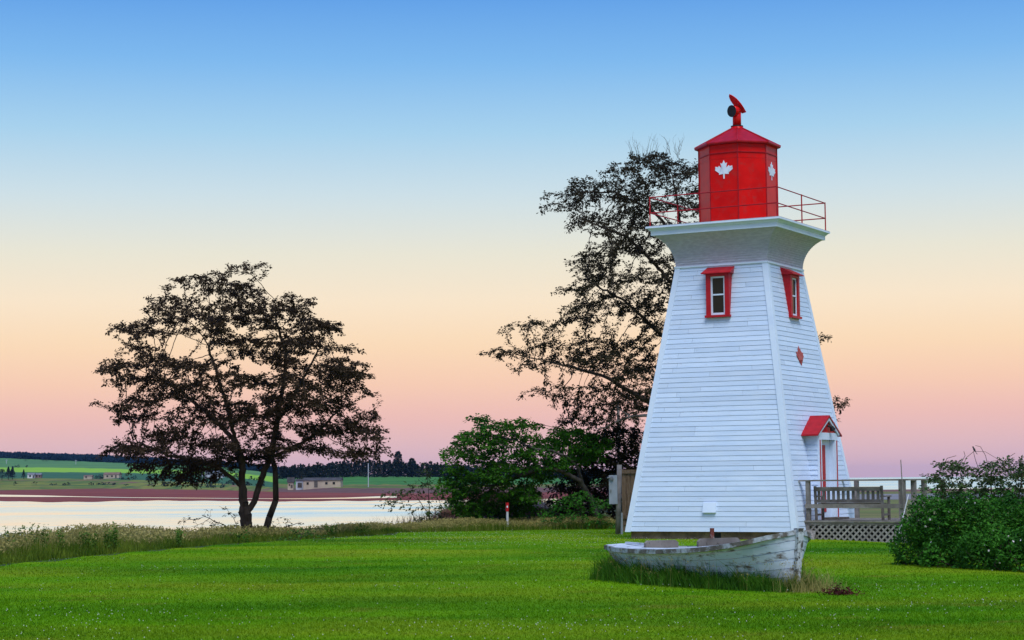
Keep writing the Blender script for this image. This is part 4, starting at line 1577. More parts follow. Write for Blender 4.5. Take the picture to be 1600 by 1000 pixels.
RB = [(a_ + .22, b_, c_, d_, e_, f_) for a_, b_, c_, d_, e_, f_ in [(7.10, 35.9, .30, .42, .5, .50), (7.30, 35.6, .72, .42, .5, .55), (7.55, 35.3, .55, .50, .55, .62), (7.85, 35.4, .80, .42, .5, .45), (8.25, 35.0, .62, .52, .6, .60),
      (8.65, 35.2, .74, .45, .55, .50), (9.05, 34.8, .55, .55, .6, .62), (9.55, 35.0, .70, .6, .7, .60), (10.1, 35.1, .6, .7, .8, .7), (7.40, 34.8, .12, .45, .4, .40),
      (7.95, 34.2, .20, .48, .45, .45), (8.50, 33.8, .16, .50, .45, .50), (8.95, 33.7, .30, .45, .45, .46), (9.5, 33.8, .22, .6, .5, .55), (8.25, 34.3, .42, .35, .35, .34), (9.2, 34.1, .45, .4, .4, .36)]]
rose, RP = mound_bush('rose_bush', 'dense dark green wild rose bush with pale blossoms at right edge', RB, 50000, .068, LF_ROSE, 51, (8.2, 35.0, 0))
M_PETAL = noisy('pale_petal', (.72, .58, .60), (.8, .72, .70), 20, .7)
r_ = np.random.default_rng(8)
sp_px = [(1423, 787), (1453, 812), (1468, 825), (1455, 847), (1510, 785), (1523, 786), (1552, 829), (1576, 838), (1583, 846), (1595, 844), (1545, 860), (1424, 810), (1446, 823), (1538, 852), (1562, 880), (1482, 800)]
pl = MB()
for k in range(5):
    t = 2 * math.pi * k / 5
    c_, s_ = math.cos(t), math.sin(t)
    tt = Vector((-s_, c_, 0)); rr = Vector((c_, s_, 0))
    pl.add([rr * .004, rr * .022 + tt * .014 + Vector((0, 0, .006)), rr * .034 + Vector((0, 0, .010)), rr * .022 - tt * .014 + Vector((0, 0, .006))], [(0, 1, 2, 3)])
bl0 = None
for px, py in sp_px:
    # nearest bush leaf to the camera on that line of sight
    rv = ray(px, py); rv = rv / np.linalg.norm(rv)
    q = RP - np.array([0, 0, EYE]); tt = q @ rv
    dist = np.linalg.norm(q - tt[:, None] * rv, axis=1)
    m = dist < .05
    t_ = tt[m].min() - .03 if m.any() else 34.0
    loc = np.array([0, 0, EYE]) + rv * t_ - np.array([8.2, 35.0, 0])
    if bl0 is None:
        bl0 = pl.build('blossom', M_PETAL, rose); ob = bl0
    else:
        ob = bl0.copy(); COL.objects.link(ob); ob.parent = rose
    ob.location = loc
    ob.rotation_euler = (math.radians(r_.uniform(50, 90)), r_.uniform(-.4, .4), r_.uniform(0, 6))
    s_ = r_.uniform(.5, .9); ob.scale = (s_, s_, s_)

# taller open shrub behind the roses
YS = 38.0
shrub('twiggy_shrub', 'tall open grey twigged shrub rising behind the rose bush',
      [(1452, 745), (1462, 722), (1490, 718), (1512, 728), (1540, 722), (1570, 715), (1600, 712), (1650, 720), (1660, 790), (1560, 800), (1470, 790)], YS,
      [[(1520, 850), (1512, 790), (1495, 750)], [(1545, 850), (1548, 780), (1550, 735)], [(1580, 850), (1590, 780), (1600, 730)], [(1500, 850), (1480, 790), (1465, 745)]],
      leafy('greyish_leaf', (.028, .058, .014), (.095, .140, .045), .3, 2.5), 230, 20, .074, 7, 61, bark=noisy('russet_twig', (.07, .042, .032), (.13, .085, .07), 9, .9), depth=1.0,
      leaf_prob=.85, step=.085, kill=.12, pad=.14, rb=.018, spread=.03, maxw=5)
# arching bare canes at its top
tw = bpy.data.objects['twiggy_shrub']
mb = MB()
for line in ([(1500, 740), (1510, 715), (1522, 705), (1540, 706), (1560, 718), (1570, 730)], [(1545, 735), (1540, 712), (1532, 698), (1524, 696)], [(1530, 735), (1524, 718), (1521, 706)],
             [(1565, 735), (1575, 715), (1586, 708)], [(1495, 735), (1508, 712), (1506, 705)], [(1470, 735), (1480, 716), (1494, 712)], [(1590, 740), (1597, 716), (1610, 705)]):
    pts = [Vector(at(px, py, YS)) - tw.location for px, py in line]
    for k, (a, b_) in enumerate(zip(pts[:-1], pts[1:])):
        mb.tube(a, b_, .006 - .0007 * k, .006 - .0007 * (k + 1), 4, False)
mb.build('bare_canes', MATS['russet_twig'], tw)['kind'] = 'stuff'

# small bird on the highest cane
bp = at(1522, 705.5, YS)
BIRD = None
mb = MB()
rg = []
for s_, r_b, up in ((-.075, .006, -.040), (-.05, .012, -.022), (-.02, .026, 0), (.01, .032, .018), (.035, .026, .036), (.05, .018, .05), (.062, .022, .062), (.078, .018, .068), (.090, .004, .066), (.104, .0015, .064)):
    rg.append([(s_, r_b * math.cos(t), up + .035 + r_b * math.sin(t)) for t in np.linspace(0, 2 * math.pi, 8, endpoint=False)])
mb.rings(rg)
mb.add([(-.05, .008, .012), (-.05, -.008, .012), (-.13, -.014, -.035), (-.13, .014, -.035)], [(0, 1, 2, 3)])
mb.tube((.005, .008, .015), (.008, .01, -.012), .0025, n=4); mb.tube((.005, -.008, .015), (.008, -.01, -.012), .0025, n=4)
o = mb.build('bird', noisy('dark_plumage', (.018, .016, .015), (.04, .035, .03), 30, .7), smooth=True)
o.location = bp; o.rotation_euler = (0, math.radians(-18), math.radians(120)); o.scale = (.75, .75, .75)
tag(o, 'small dark bird perched on the highest cane of the twiggy shrub', 'bird')

# ------------------------------------------------------------------ posts, fence and pole near the lighthouse
# meter post
mp0 = at(967, 836, 57.2)
MET = empty('meter_post', (mp0[0], 57.2, gz(mp0[0], 57.2)), 0, 'round grey wooden post carrying a grey electric meter box', 'meter post')
mb = MB(); mb.tube((-.03, 0, -.2), (.045, 0, 2.02), .082, .07, 12); mb.build('post', M_WOOD, MET, True)
mb = MB(); mb.box((-.27, -.10, .88), (-.03, .03, 1.72)); bxm = mb.build('meter_box', M_GREYMETAL, MET)
mb = MB(); mb.tube((-.20, -.09, 1.63), (-.20, -.17, 1.63), .062, .055, 14); mb.build('meter_dial', M_STEEL, bxm)
mb = MB(); mb.tube((-.24, -.13, 1.64), (-.31, -.15, 1.65), .03, .025, 10); mb.build('conduit_elbow', M_STEEL, bxm)
mb = MB(); mb.box((-.245, -.118, 1.22), (-.205, -.098, 1.30)); mb.build('latch', M_STEEL, bxm)
mb = MB(); mb.box((.04, -.02, -.1), (.12, .06, .62)); mb.build('side_conduit', M_GREYMETAL, MET)
# plank fence behind it
fx0, fx1, FY = at(972, 800, 60)[0], at(1035, 800, 60)[0], 60.0
FEN = empty('plank_fence', ((fx0 + fx1) / 2, FY, 0), 0, 'brown plank fence panel behind the meter post', 'fence')
fm = (fx0 + fx1) / 2
npk = 9
pw = (fx1 - fx0) / npk
for i in range(npk):
    x = fx0 + i * pw - fm
    mb = MB(); mb.box((x + .004, 0, .20), (x + pw - .004, .02, 1.80)); mb.build('plank', M_PLANKF, FEN)
for z in (.45, 1.83):
    mb = MB(); mb.box((fx0 - fm, -.045, z - .06), (fx1 - fm, -.003, z + .06)); mb.build('fence_rail', M_PLANKF, FEN)
for x in (fx0 - fm + .05, fx1 - fm - .05):
    mb = MB(); mb.box((x - .045, .022, -.2), (x + .045, .11, 1.8)); mb.build('fence_post', M_PLANKF, FEN)
# red topped marker post
mk = at(793, 828, 63.4)
MK = empty('marker_post', (mk[0], 63.4, gz(mk[0], 63.4)), 0, 'white marker post with red reflector top in the grass', 'post')
mb = MB(); mb.tube((0, 0, -.1), (0, 0, .60), .04, n=10); mb.build('shaft', noisy('dull_white', (.48, .46, .45), (.58, .56, .55), 8, .7), MK)
mb = MB(); mb.tube((0, 0, .60), (0, 0, .88), .052, n=10); cap = mb.build('red_cap', M_REDTRIM, MK)
mb = MB(); mb.box((-.02, -.06, .72), (.02, -.05, .78)); mb.build('reflector', M_LEAFW, cap)
# utility pole behind the tall tree
up0 = at(968, 780, 95)
UP = empty('utility_pole', (up0[0], 95, gz(up0[0], 95)), 0, 'grey utility pole seen through the branches left of the lighthouse', 'utility pole')
hz_ = at(968, 636, 95)[2] - gz(up0[0], 95)
mb = MB(); mb.tube((0, 0, -.3), (0, 0, hz_), .085, .07, 10); mb.build('shaft', M_WOOD, UP)
mb = MB(); mb.tube((0, 0, hz_), (0, 0, hz_ + .12), .05, .03, 8); mb.build('insulator', M_GREYMETAL, UP)
# boulders on the mound
for i, (px, py, Y, s_, lab) in enumerate(((822, 778, 70, .30, 'largest pale boulder on the red mound under the leaning tree'), (845, 782, 70.6, .22, 'small boulder right of the largest pale boulder on the mound'),
                                          (795, 785, 69.6, .20, 'small boulder left of the largest pale boulder on the mound'), (700, 806, 71, .26, 'flat reddish boulder at the foot of the bank by the water'))):
    P0 = at(px, py, Y)
    bm = bmesh.new()
    bmesh.ops.create_icosphere(bm, subdivisions=3, radius=1)
    rr_ = random.Random(i + 40)
    ph = [rr_.uniform(0, 6) for _ in range(6)]
    for v in bm.verts:
        n_ = v.co.normalized()
        v.co = n_ * (1 + .16 * math.sin(3.1 * n_.x + ph[0]) + .13 * math.sin(4.3 * n_.y + ph[1]) + .10 * math.sin(5.7 * n_.z + ph[2] + 2 * n_.x))
        v.co = Vector((v.co.x * s_ * 1.25, v.co.y * s_, v.co.z * s_ * .8))
    me = bpy.data.meshes.new('rock'); bm.to_mesh(me); bm.free()
    o = mesh_obj('rock', me, M_ROCK if i < 3 else M_SOIL, None, True)
    o.location = (P0[0], Y, gz(P0[0], Y) + s_ * .35)
    tag(o, lab, 'rock', 'boulders on the bank')


# ------------------------------------------------------------------ far houses, sheds, poles and woods
def far_ground(px, py, Y):
    return at(px, py, Y)


def far_house(name, label, px0, px1, ybase, ywall, yroof, Y, wallm, roofm, cat='house', wins=(), door=None, extra=None):
    a, b_ = at(px0, ybase, Y), at(px1, ybase, Y)
    cx = (a[0] + b_[0]) / 2; hwid = (b_[0] - a[0]) / 2
    z0 = a[2]; s = Y / F_PX
    wh, rh_ = (ybase - ywall) * s, (ywall - yroof) * s
    dep = min(hwid, 5.0)
    root = empty(name, (cx, Y, z0), 0, label, cat)
    mb = MB(); mb.box((-hwid, -dep, -2.0), (hwid, dep, wh)); mb.build('wall', wallm, root)
    mb = MB()
    mb.rings([[(x, -dep - .3, wh), (x, dep + .3, wh), (x, .3, wh + rh_), (x, -.3, wh + rh_)] for x in (-hwid - .3, hwid + .3)])
    mb.build('roof', roofm, root)
    for u, w_, zb, zt_ in wins:
        x = -hwid + 2 * hwid * u
        mb = MB(); mb.box((x - w_ / 2, -dep - .08, zb * wh), (x + w_ / 2, -dep + .1, zt_ * wh)); mb.build('window', M_GLASS, root)
    if door:
        u, w_, zt_ = door
        x = -hwid + 2 * hwid * u
        mb = MB(); mb.box((x - w_ / 2, -dep - .10, 0), (x + w_ / 2, -dep + .1, zt_ * wh)); mb.build('door', M_WOODD, root)
    return root


M_HW = noisy('house_white', (.62, .60, .60), (.70, .68, .68), .4, .8)
M_HC = noisy('barn_cream', (.40, .31, .23), (.50, .39, .29), .3, .8)
M_HG = noisy('shed_grey', (.42, .42, .46), (.5, .5, .54), .3, .8)
M_RG = noisy('roof_grey', (.16, .16, .18), (.22, .22, .24), .4, .9)
M_RD = noisy('roof_dark', (.045, .04, .04), (.08, .07, .07), .4, .9)
M_RB = noisy('roof_brown', (.16, .09, .07), (.22, .13, .10), .4, .9)
far_house('cottage', 'small white cottage with grey roof on the far shore at left', 44, 54.5, 746.8, 741.6, 739.0, 1440, M_HW, M_RG, wins=((.42, 1.4, .3, .8),), door=(.9, 1.2, .8))
far_house('house', 'brown fronted house beside the white cottage on the far shore', 55.5, 65, 746.8, 741.8, 739.4, 1443, noisy('house_brown', (.20, .12, .10), (.27, .17, .14), .4, .8), M_RG, wins=((.3, 1.0, .3, .8), (.8, .8, .3, .8)))
far_house('shed', 'low pale shed with brown roof alone on the far shore', 132, 145, 747.0, 743.8, 742.4, 1400, M_HC, M_RB, 'shed', door=(.3, 1.2, .9))
far_house('farmhouse', 'pale farmhouse behind the lower left branches of the spreading tree', 164, 188, 747.2, 741.5, 738.0, 1400, M_HC, M_RB, wins=((.25, 1.2, .3, .75), (.55, 1.2, .3, .75)), door=(.8, 1.1, .85))
far_house('farm_building', 'grey white building seen below the spreading tree branches', 322, 350, 743.6, 738, 735, 1250, M_HG, M_RG, 'building', wins=((.2, 1.4, .3, .8), (.5, 1.4, .3, .8), (.8, 1.4, .3, .8)))
far_house('cottage', 'little peaked cottage left of the long cream barn', 450, 459, 762.5, 754, 746, 735, M_HC, M_RD, wins=((.3, .5, .4, .7),), door=(.7, .8, .6))
far_house('garage', 'pale grey garage joined to the left end of the cream barn', 463, 475, 762, 751, 748.5, 735, M_HG, M_RD, 'garage', door=(.5, 1.6, .7))
far_house('barn', 'long low cream barn with dark roof across the water', 476, 534, 761.5, 751, 746.5, 735, M_HC, M_RD, 'barn', wins=((.12, .8, .4, .75), (.62, .9, .4, .75), (.82, .9, .4, .75)), door=(.34, 1.3, .95))
pw0 = at(575.5, 762, 728)
mb = MB(); mb.tube((0, 0, -1), (0, 0, (762 - 721) * 728 / F_PX), .19, .15, 8)
o = mb.build('white_mast', M_HG); o.location = pw0
tag(o, 'tall white mast standing right of the cream barn', 'mast')
for px, yb, ytp, Y, lab in ((118.5, 726, 718.5, 2000, 'far power pole below the wooded ridge at left'), (10, 726, 718, 2000, 'far power pole at the left edge of the hill fields'), (316, 744, 736, 1260, 'white pole left of the grey white building')):
    p = at(px, yb, Y)
    mb = MB(); h_ = (yb - ytp) * Y / F_PX
    mb.tube((0, 0, -1), (0, 0, h_), .28, .22, 6); mb.box((-1.3, -.12, h_ - 1.0), (1.3, .12, h_ - .7))
    o = mb.build('power_pole', M_HG); o.location = p
    tag(o, lab, 'power pole', 'far power poles')


def conifer(V, F, p, h, w, r_, lumpy=False):
    k = 7
    base_i = len(V)
    tiers = 5
    if lumpy:
        prof = [(0, .25), (.2, .8), (.45, 1.0), (.7, .85), (.88, .5)]
    else:
        prof = [(0, .85), (.22, 1.0), (.45, .72), (.68, .45), (.86, .22)]
    for t, wr in prof:
        for q in range(k):
            a = 2 * math.pi * (q + .5 * r_.random()) / k
            rr = w * wr * r_.uniform(.7, 1.25)
            V.append((p[0] + rr * math.cos(a), p[1] + rr * math.sin(a), p[2] + h * (t + r_.uniform(-.04, .04))))
    V.append((p[0] + r_.uniform(-.1, .1) * w, p[1], p[2] + h))
    tip = len(V) - 1
    for i in range(len(prof) - 1):
        for q in range(k):
            q2 = (q + 1) % k
            F.append((base_i + i * k + q, base_i + i * k + q2, base_i + (i + 1) * k + q2, base_i + (i + 1) * k + q))
    for q in range(k):
        F.append((base_i + 4 * k + q, base_i + 4 * k + (q + 1) % k, tip))


M_FIR = noisy('haze_blue_conifer', (.004, .010, .018), (.009, .018, .026), .5, .95, coord='World', spec=.02)  # blue of the distant haze mixed into the tree colour
rr_ = random.Random(17)
V, Fc = [], []
for row in range(4):
    px = -420.0
    while px < 470:
        f = 5.03 + row * .22 + rr_.uniform(-.04, .04)
        p = far_surface(px, f)
        top_y = np.interp(px, [-420, 0, 80, 160, 250, 340, 450, 470], [701, 704.5, 707, 709.5, 714, 718.5, 729, 731])
        target = at(px, top_y, p[1])[2] - p[2]
        hh = max(6.0, target) * rr_.uniform(.78, 1.06) if row < 3 else max(6, target) * rr_.uniform(.9, 1.12)
        conifer(V, Fc, (p[0], p[1], p[2] - .5), hh, rr_.uniform(2.2, 4.2), rr_, rr_.random() < .45)
        px += rr_.uniform(2.2, 4.2)
me = bpy.data.meshes.new('ridge_woods'); me.from_pydata(V, [], Fc); me.update()
o = mesh_obj('ridge_woods', me, M_FIR)
tag(o, 'dark wooded ridge tinted haze blue above the far fields', 'woods', kind='stuff')

# nearer far woods across the water: leafy clumps
def leaf_tree(p, h, w, r_, n, conical):
    t = r_.random(n) ** .8
    if conical:
        rad = w * (1.05 - t) * np.sqrt(r_.random(n))
    else:
        rad = w * np.sqrt(np.clip(np.sin(np.pi * np.clip(.12 + .86 * t, 0, 1)), .05, 1)) * np.sqrt(r_.random(n))
    a = r_.random(n) * 2 * np.pi
    return np.stack([p[0] + rad * np.cos(a), p[1] + rad * np.sin(a), p[2] + h * (.08 + .92 * t)], 1)


M_FARLEAF = leafy('far_leaf', (.012, .016, .014), (.030, .036, .026), .15, .12)
r_ = np.random.default_rng(23)
PP = []
for row in range(3):
    px = 440.0
    while px < 1000:
        Yt = 960 + row * 35
        yb = 746
        p = at(px, yb, Yt)
        top = np.interp(px, [440, 480, 520, 560, 600, 620, 650, 680, 720, 1000], [728, 727, 722, 720, 722, 721, 722, 724, 728, 738]) + r_.uniform(-2.5, 4)
        h_ = (yb - top) * Yt / F_PX
        PP.append(leaf_tree((p[0], Yt, p[2] - 1), h_ + 1, r_.uniform(1.6, 3.0), r_, 160, r_.random() < .5))
        px += r_.uniform(3.5, 8)
PP = np.concatenate(PP)
LV, LF = leaf_quads(PP, 1.15, r_, .2)
o = mesh_obj('shore_woods', arrays_mesh('shore_woods', LV, [LF]), M_FARLEAF)
tag(o, 'grey green belt of woods behind the far field', 'woods', kind='stuff')


PP = []
for f, pa, pb, dens in ((5.0, 20, 150, 9), (4.0, 25, 60, 5), (2.02, 150, 420, 8), (3.0, 260, 420, 9), (1.35, -100, 380, 14)):
    px = pa
    while px < pb:
        q = far_surface(px, f + r_.uniform(-.03, .03))
        PP.append(leaf_tree((q[0], q[1], q[2] - .4), r_.uniform(1.2, 3.2), r_.uniform(1.2, 3.5), r_, 26, False))
        px += r_.exponential(dens) + .8
PP = np.concatenate(PP)
LV, LF = leaf_quads(PP, 1.2, r_, .2)
o = mesh_obj('hedgerows', arrays_mesh('hedgerows', LV, [LF]), M_FARLEAF)
tag(o, 'broken dark hedgerows between the far fields', 'hedge', kind='stuff')


def far_tree(name, label, px, ybase, ytop, Y, w, n, conical, seed, cat='tree', group=None):
    r_ = np.random.default_rng(seed)
    p = at(px, ybase, Y)
    h_ = (ybase - ytop) * Y / F_PX
    root = empty(name, tuple(p), 0, label, cat, group)
    mb = MB(); mb.tube((0, 0, -1), (0, 0, h_ * .9), .28, .06, 6); mb.build('trunk', M_BARK, root)
    P = leaf_tree((0, 0, 0), h_, w, r_, n, conical)
    LV, LF = leaf_quads(P, min(1.1, h_ * .11), r_, .2)
    c = mesh_obj('crown', arrays_mesh('crown', LV, [LF]), M_FARLEAF, root)
    c['kind'] = 'stuff'


far_tree('far_spruce', 'tallest dark spruce rising from the far woods', 622, 748, 705.5, 940, 2.5, 900, False, 1)
far_tree('far_pine', 'rounded dark pine right of the tallest far spruce', 644, 748, 716, 942, 2.3, 600, False, 2)
far_tree('far_spruce', 'leftmost dark spruce by the white cottage', 3, 747.5, 733, 1420, 3.2, 500, False, 3, group='spruces by the cottage')
far_tree('far_spruce', 'middle dark spruce of the clump by the white cottage', 13, 747.5, 729.5, 1425, 3.0, 600, True, 4, group='spruces by the cottage')
far_tree('far_spruce', 'tall right spruce of the clump by the white cottage', 19.5, 747, 729, 1422, 2.8, 600, True, 5, group='spruces by the cottage')
far_tree('far_spruce', 'lone small spruce just left of the white cottage', 37, 747, 733.5, 1430, 1.9, 400, True, 6)
far_tree('far_bush', 'dark round tree right of the low pale shed', 157, 748.5, 741, 1390, 2.6, 300, False, 7)
far_tree('far_bush', 'dark tree in the middle of the hill field at left', 40, 721.5, 717.5, 2150, 2.6, 200, False, 8)
far_tree('far_bush', 'dark hedge tree right of the hill field tree', 67, 722, 717.5, 2150, 2.0, 200, False, 9)
far_tree('far_bush', 'wider hedge tree below the wooded ridge', 73, 722, 718, 2150, 2.6, 200, False, 10)
far_tree('far_bush', 'hedge tree farthest right below the wooded ridge', 88, 722.5, 718.5, 2150, 3.4, 200, False, 11)
far_tree('far_bush', 'green round tree beside the garage across the water', 471, 752, 737, 840, 2.2, 500, False, 12)

# ------------------------------------------------------------------ grasses
def blades(P, h, w, r_, lean=.35, seg=2):
    """curved blades: seg 1 = one triangle, 2 = quad + triangle"""
    n = len(P)
    a = r_.random(n) * 2 * np.pi
    side = np.stack([np.cos(a), np.sin(a), np.zeros(n)], 1) * (w / 2)[:, None]
    b_ = r_.random(n) * 2 * np.pi
    ln = np.stack([np.cos(b_), np.sin(b_), np.zeros(n)], 1) * (h * lean * r_.random(n))[:, None]
    up = np.zeros((n, 3)); up[:, 2] = h
    if seg == 1:
        V = np.stack([P - side, P + side, P + up + ln], 1)
        return V.reshape(-1, 3), [np.arange(n)[:, None] * 3 + np.array([0, 1, 2])]
    M_ = P + up * .55 + ln * .35
    V = np.stack([P - side, P + side, M_ + side * .8, M_ - side * .8, P + up + ln], 1)
    i = np.arange(n)[:, None] * 5
    return V.reshape(-1, 3), [i + np.array([0, 1, 2, 3]), i + np.array([3, 2, 4])]


def tower_clear(x, y, pad=.05):
    c, s = math.cos(-TH), math.sin(-TH)
    lx = (x - TX) * c - (y - TY) * s
    ly = (x - TX) * s + (y - TY) * c
    return ~(((np.abs(lx) < 2.33 + pad) & (np.abs(ly) < 2.33 + pad)) | ((lx > 2.2) & (lx < DX1) & (np.abs(ly) < 1.74)))


r_ = np.random.default_rng(77)
M_LAWN = lawn_mat('lawn_blade', .3)
n = 330000
Yb = 17.0 / (1 - r_.random(n) * (1 - 17.0 / 66.0))            # denser near the camera
Xb = r_.uniform(-1, 1, n) * (.29 * Yb + 1.5)
ok = (shore_d(Xb, Yb) < .1) & tower_clear(Xb, Yb)
Xb, Yb = Xb[ok], Yb[ok]
P = np.stack([Xb, Yb, ground(Xb, Yb) - .004], 1)
patch = .75 + .5 * np.sin(Xb * .9 + 2 * np.sin(Yb * .4)) * np.sin(Yb * 1.1)
h = (.022 + .022 * r_.random(len(P))) * (1 + .3 * (patch - .75))
w = .0045 + .00030 * Yb
V, Fs = blades(P, h * .85, w, r_, 1.8, 1)
o = mesh_obj('lawn_grass', arrays_mesh('lawn_grass', V, Fs), M_LAWN)
tag(o, 'short mown bright green grass of the lawn', 'grass', kind='stuff')

# clover blossoms in loose drifts
cc = []
for _ in range(34):
    Yc = 18 / (1 - r_.random() * (1 - 18 / 60)); Xc = r_.uniform(-1, 1) * .27 * Yc
    k = r_.integers(8, 46)
    cc.append(np.stack([Xc + r_.normal(0, .9, k), Yc + r_.normal(0, .5, k)], 1))
Yc = 18 / (1 - r_.random(350) * (1 - 18 / 58)); cc.append(np.stack([r_.uniform(-1, 1, 350) * .27 * Yc, Yc], 1))
k = 900; xx = r_.uniform(-3, 5.5, k); cc.append(np.stack([xx, 50.5 - .25 * (xx - 5) + r_.normal(0, 3.2, k)], 1))
k = 500; xx = r_.uniform(-6, 3, k); cc.append(np.stack([xx, 57 + r_.normal(0, 2.2, k)], 1))
Cp = np.concatenate(cc)
ok = (shore_d(Cp[:, 0], Cp[:, 1]) < -.3) & tower_clear(Cp[:, 0], Cp[:, 1], .2)
Cp = Cp[ok]
s = r_.uniform(.004, .008, len(Cp)); z = ground(Cp[:, 0], Cp[:, 1]) + r_.uniform(.03, .055, len(Cp))
c0 = np.stack([Cp[:, 0], Cp[:, 1], z], 1)
offs = np.array([(1, 0, 0), (0, 1, 0), (-1, 0, 0), (0, -1, 0), (0, 0, 1), (0, 0, -1)], float)
V = (c0[:, None] + offs[None] * s[:, None, None]).reshape(-1, 3)
i = np.arange(len(Cp))[:, None] * 6
tri = [(0, 1, 4), (1, 2, 4), (2, 3, 4), (3, 0, 4), (1, 0, 5), (2, 1, 5), (3, 2, 5), (0, 3, 5)]
o = mesh_obj('clover_flowers', arrays_mesh('clover_flowers', V, [i + np.array(t) for t in tri]), noisy('clover_white', (.55, .56, .45), (.68, .68, .58), 5, .8))
tag(o, 'tiny white clover blossoms scattered over the lawn', 'clover', kind='stuff')

# tall grass along the lawn's edge
M_TALL = leafy('tall_blade', (.060, .125, .008), (.200, .260, .026), .4, .9, fine=.6)
M_SEED = leafy('seed_stalk', (.30, .25, .070), (.48, .40, .14), .35, .8, fine=.5)


def strip_points(n, d0, d1, y0, y1, r_):
    out = []
    while sum(len(q) for q in out) < n:
        m = n * 4
        Y_ = r_.uniform(y0, y1, m); X_ = r_.uniform(-.34 * y1, 5, m)
        d = shore_d(X_, Y_)
        ok = (d > d0) & (d < d1) & (X_ > -.31 * Y_ - 2)
        out.append(np.stack([X_[ok], Y_[ok]], 1))
    return np.concatenate(out)[:n]


def tall_h(x, y):
    base = np.interp(x, [-16, -10.5, -8.5, -6, -3, 3], [.55, .50, .38, .28, .26, .28])
    return base * (1 + .22 * np.sin(x * 1.7 + y * .8) * np.sin(y * .55 + 1))


# the strip also crosses in front of the thicket up to the lighthouse corner
def strip_all(n, r_, d0, d1):
    a = strip_points(int(n * .8), d0, d1, 24, 66, r_)
    m = n - len(a)
    x = r_.uniform(-3.6, 3.3, m); y = 62.3 + .30 * (x + 1) + r_.uniform(0, 1, m) ** .8 * 4
    return np.concatenate([a, np.stack([x, y], 1)])


q = strip_all(95000, r_, .05, 6.0)
ed = np.clip((shore_d(q[:, 0], q[:, 1]) + .2) / .8, .45, 1)
P = np.stack([q[:, 0], q[:, 1], ground(q[:, 0], q[:, 1]) - .02], 1)
h = tall_h(q[:, 0], q[:, 1]) * r_.uniform(.5, 1.05, len(q)) * np.where(q[:, 0] > -3, 1, ed)
V1, F1 = blades(P, h, r_.uniform(.010, .020, len(q)), r_, .55, 2)
qs = strip_all(26000, r_, .5, 6.0)
P2 = np.stack([qs[:, 0], qs[:, 1], ground(qs[:, 0], qs[:, 1]) - .02], 1)
h2 = tall_h(qs[:, 0], qs[:, 1]) * r_.uniform(.75, 1.35, len(qs))
V2, F2 = blades(P2, h2, np.full(len(qs), .006), r_, .35, 2)
tips = V2.reshape(-1, 5, 3)[:, 4]
hd = tips[np.repeat(np.arange(len(tips)), 3)] + r_.normal(0, .02, (len(tips) * 3, 3)) - np.array([0, 0, .04])
V3, F3 = leaf_quads(hd, .055, r_, -.4)
k1, k2 = len(V1), len(V1) + len(V2)
Fs = F1 + [f + k1 for f in F2] + [F3 + k2]
mi = np.concatenate([np.zeros(len(F1[0]) * 2), np.ones(len(F2[0]) * 2), np.ones(len(F3))])
o = mesh_obj('tall_grass', arrays_mesh('tall_grass', np.concatenate([V1, V2, V3]), Fs, mi), [M_TALL, M_SEED])
tag(o, 'uncut tall grass with tan seed heads along the lawn edge', 'grass', kind='stuff')

# dry brush on the red mound
k = 5200
x = r_.normal(-.2, 2.0, k); y = r_.normal(71.5, 2.0, k)
P = np.stack([x, y, ground(x, y) - .02], 1)
V, Fs = blades(P, r_.uniform(.15, .6, k), np.full(k, .012), r_, .9, 2)
o = mesh_obj('dry_brush', arrays_mesh('dry_brush', V, Fs), leafy('dry_stem', (.085, .045, .030), (.17, .105, .07), .2, 1.0))
tag(o, 'reddish brown dry brush on the mound under the leaning tree', 'brush', kind='stuff')

# grass left standing round the boat
def hull_line(n, r_):
    d = r_.uniform(-.12, BL + .05, n)
    w = np.interp(np.clip(d, 0, BL), dB, wb_)
    side = np.where(r_.random(n) < .72, -1, 1)
    yl = side * (w + np.abs(r_.normal(0, .17, n)) + .01)
    xl = BL - d
    c, s_ = math.cos(BANG), math.sin(BANG)
    return np.stack([STERN[0] + xl * c - yl * s_, STERN[1] + xl * s_ + yl * c], 1), d


q, d = hull_line(24000, r_)
P = np.stack([q[:, 0], q[:, 1], ground(q[:, 0], q[:, 1]) - .01], 1)
cl = .55 + .45 * np.sin(q[:, 0] * 9 + 2 * np.sin(q[:, 1] * 5)) * np.sin(q[:, 1] * 7 + 1) + .25 * np.sin(q[:, 0] * 31)
V1, F1 = blades(P, r_.uniform(.07, .235, len(q)) * (.75 + .9 * np.clip(cl, 0, 1.2)) * np.where(r_.random(len(q)) < .1, 1.5, 1) * np.interp(d, [0, .3, .9, BL], [.72, .78, 1.0, 1.1]), r_.uniform(.005, .014, len(q)), r_, 1.0, 2)
q2, d2 = hull_line(420, r_)
P2 = np.stack([q2[:, 0], q2[:, 1], ground(q2[:, 0], q2[:, 1]) - .01], 1)
V2, F2 = blades(P2, r_.uniform(.25, .52, len(q2)), np.full(len(q2), .004), r_, .35, 2)
tips = V2.reshape(-1, 5, 3)[:, 4]
hd = tips[np.repeat(np.arange(len(tips)), 6)] + r_.normal(0, .022, (len(tips) * 6, 3)) - np.array([0, 0, .05])
V3, F3 = leaf_quads(hd, .022, r_, -.4)
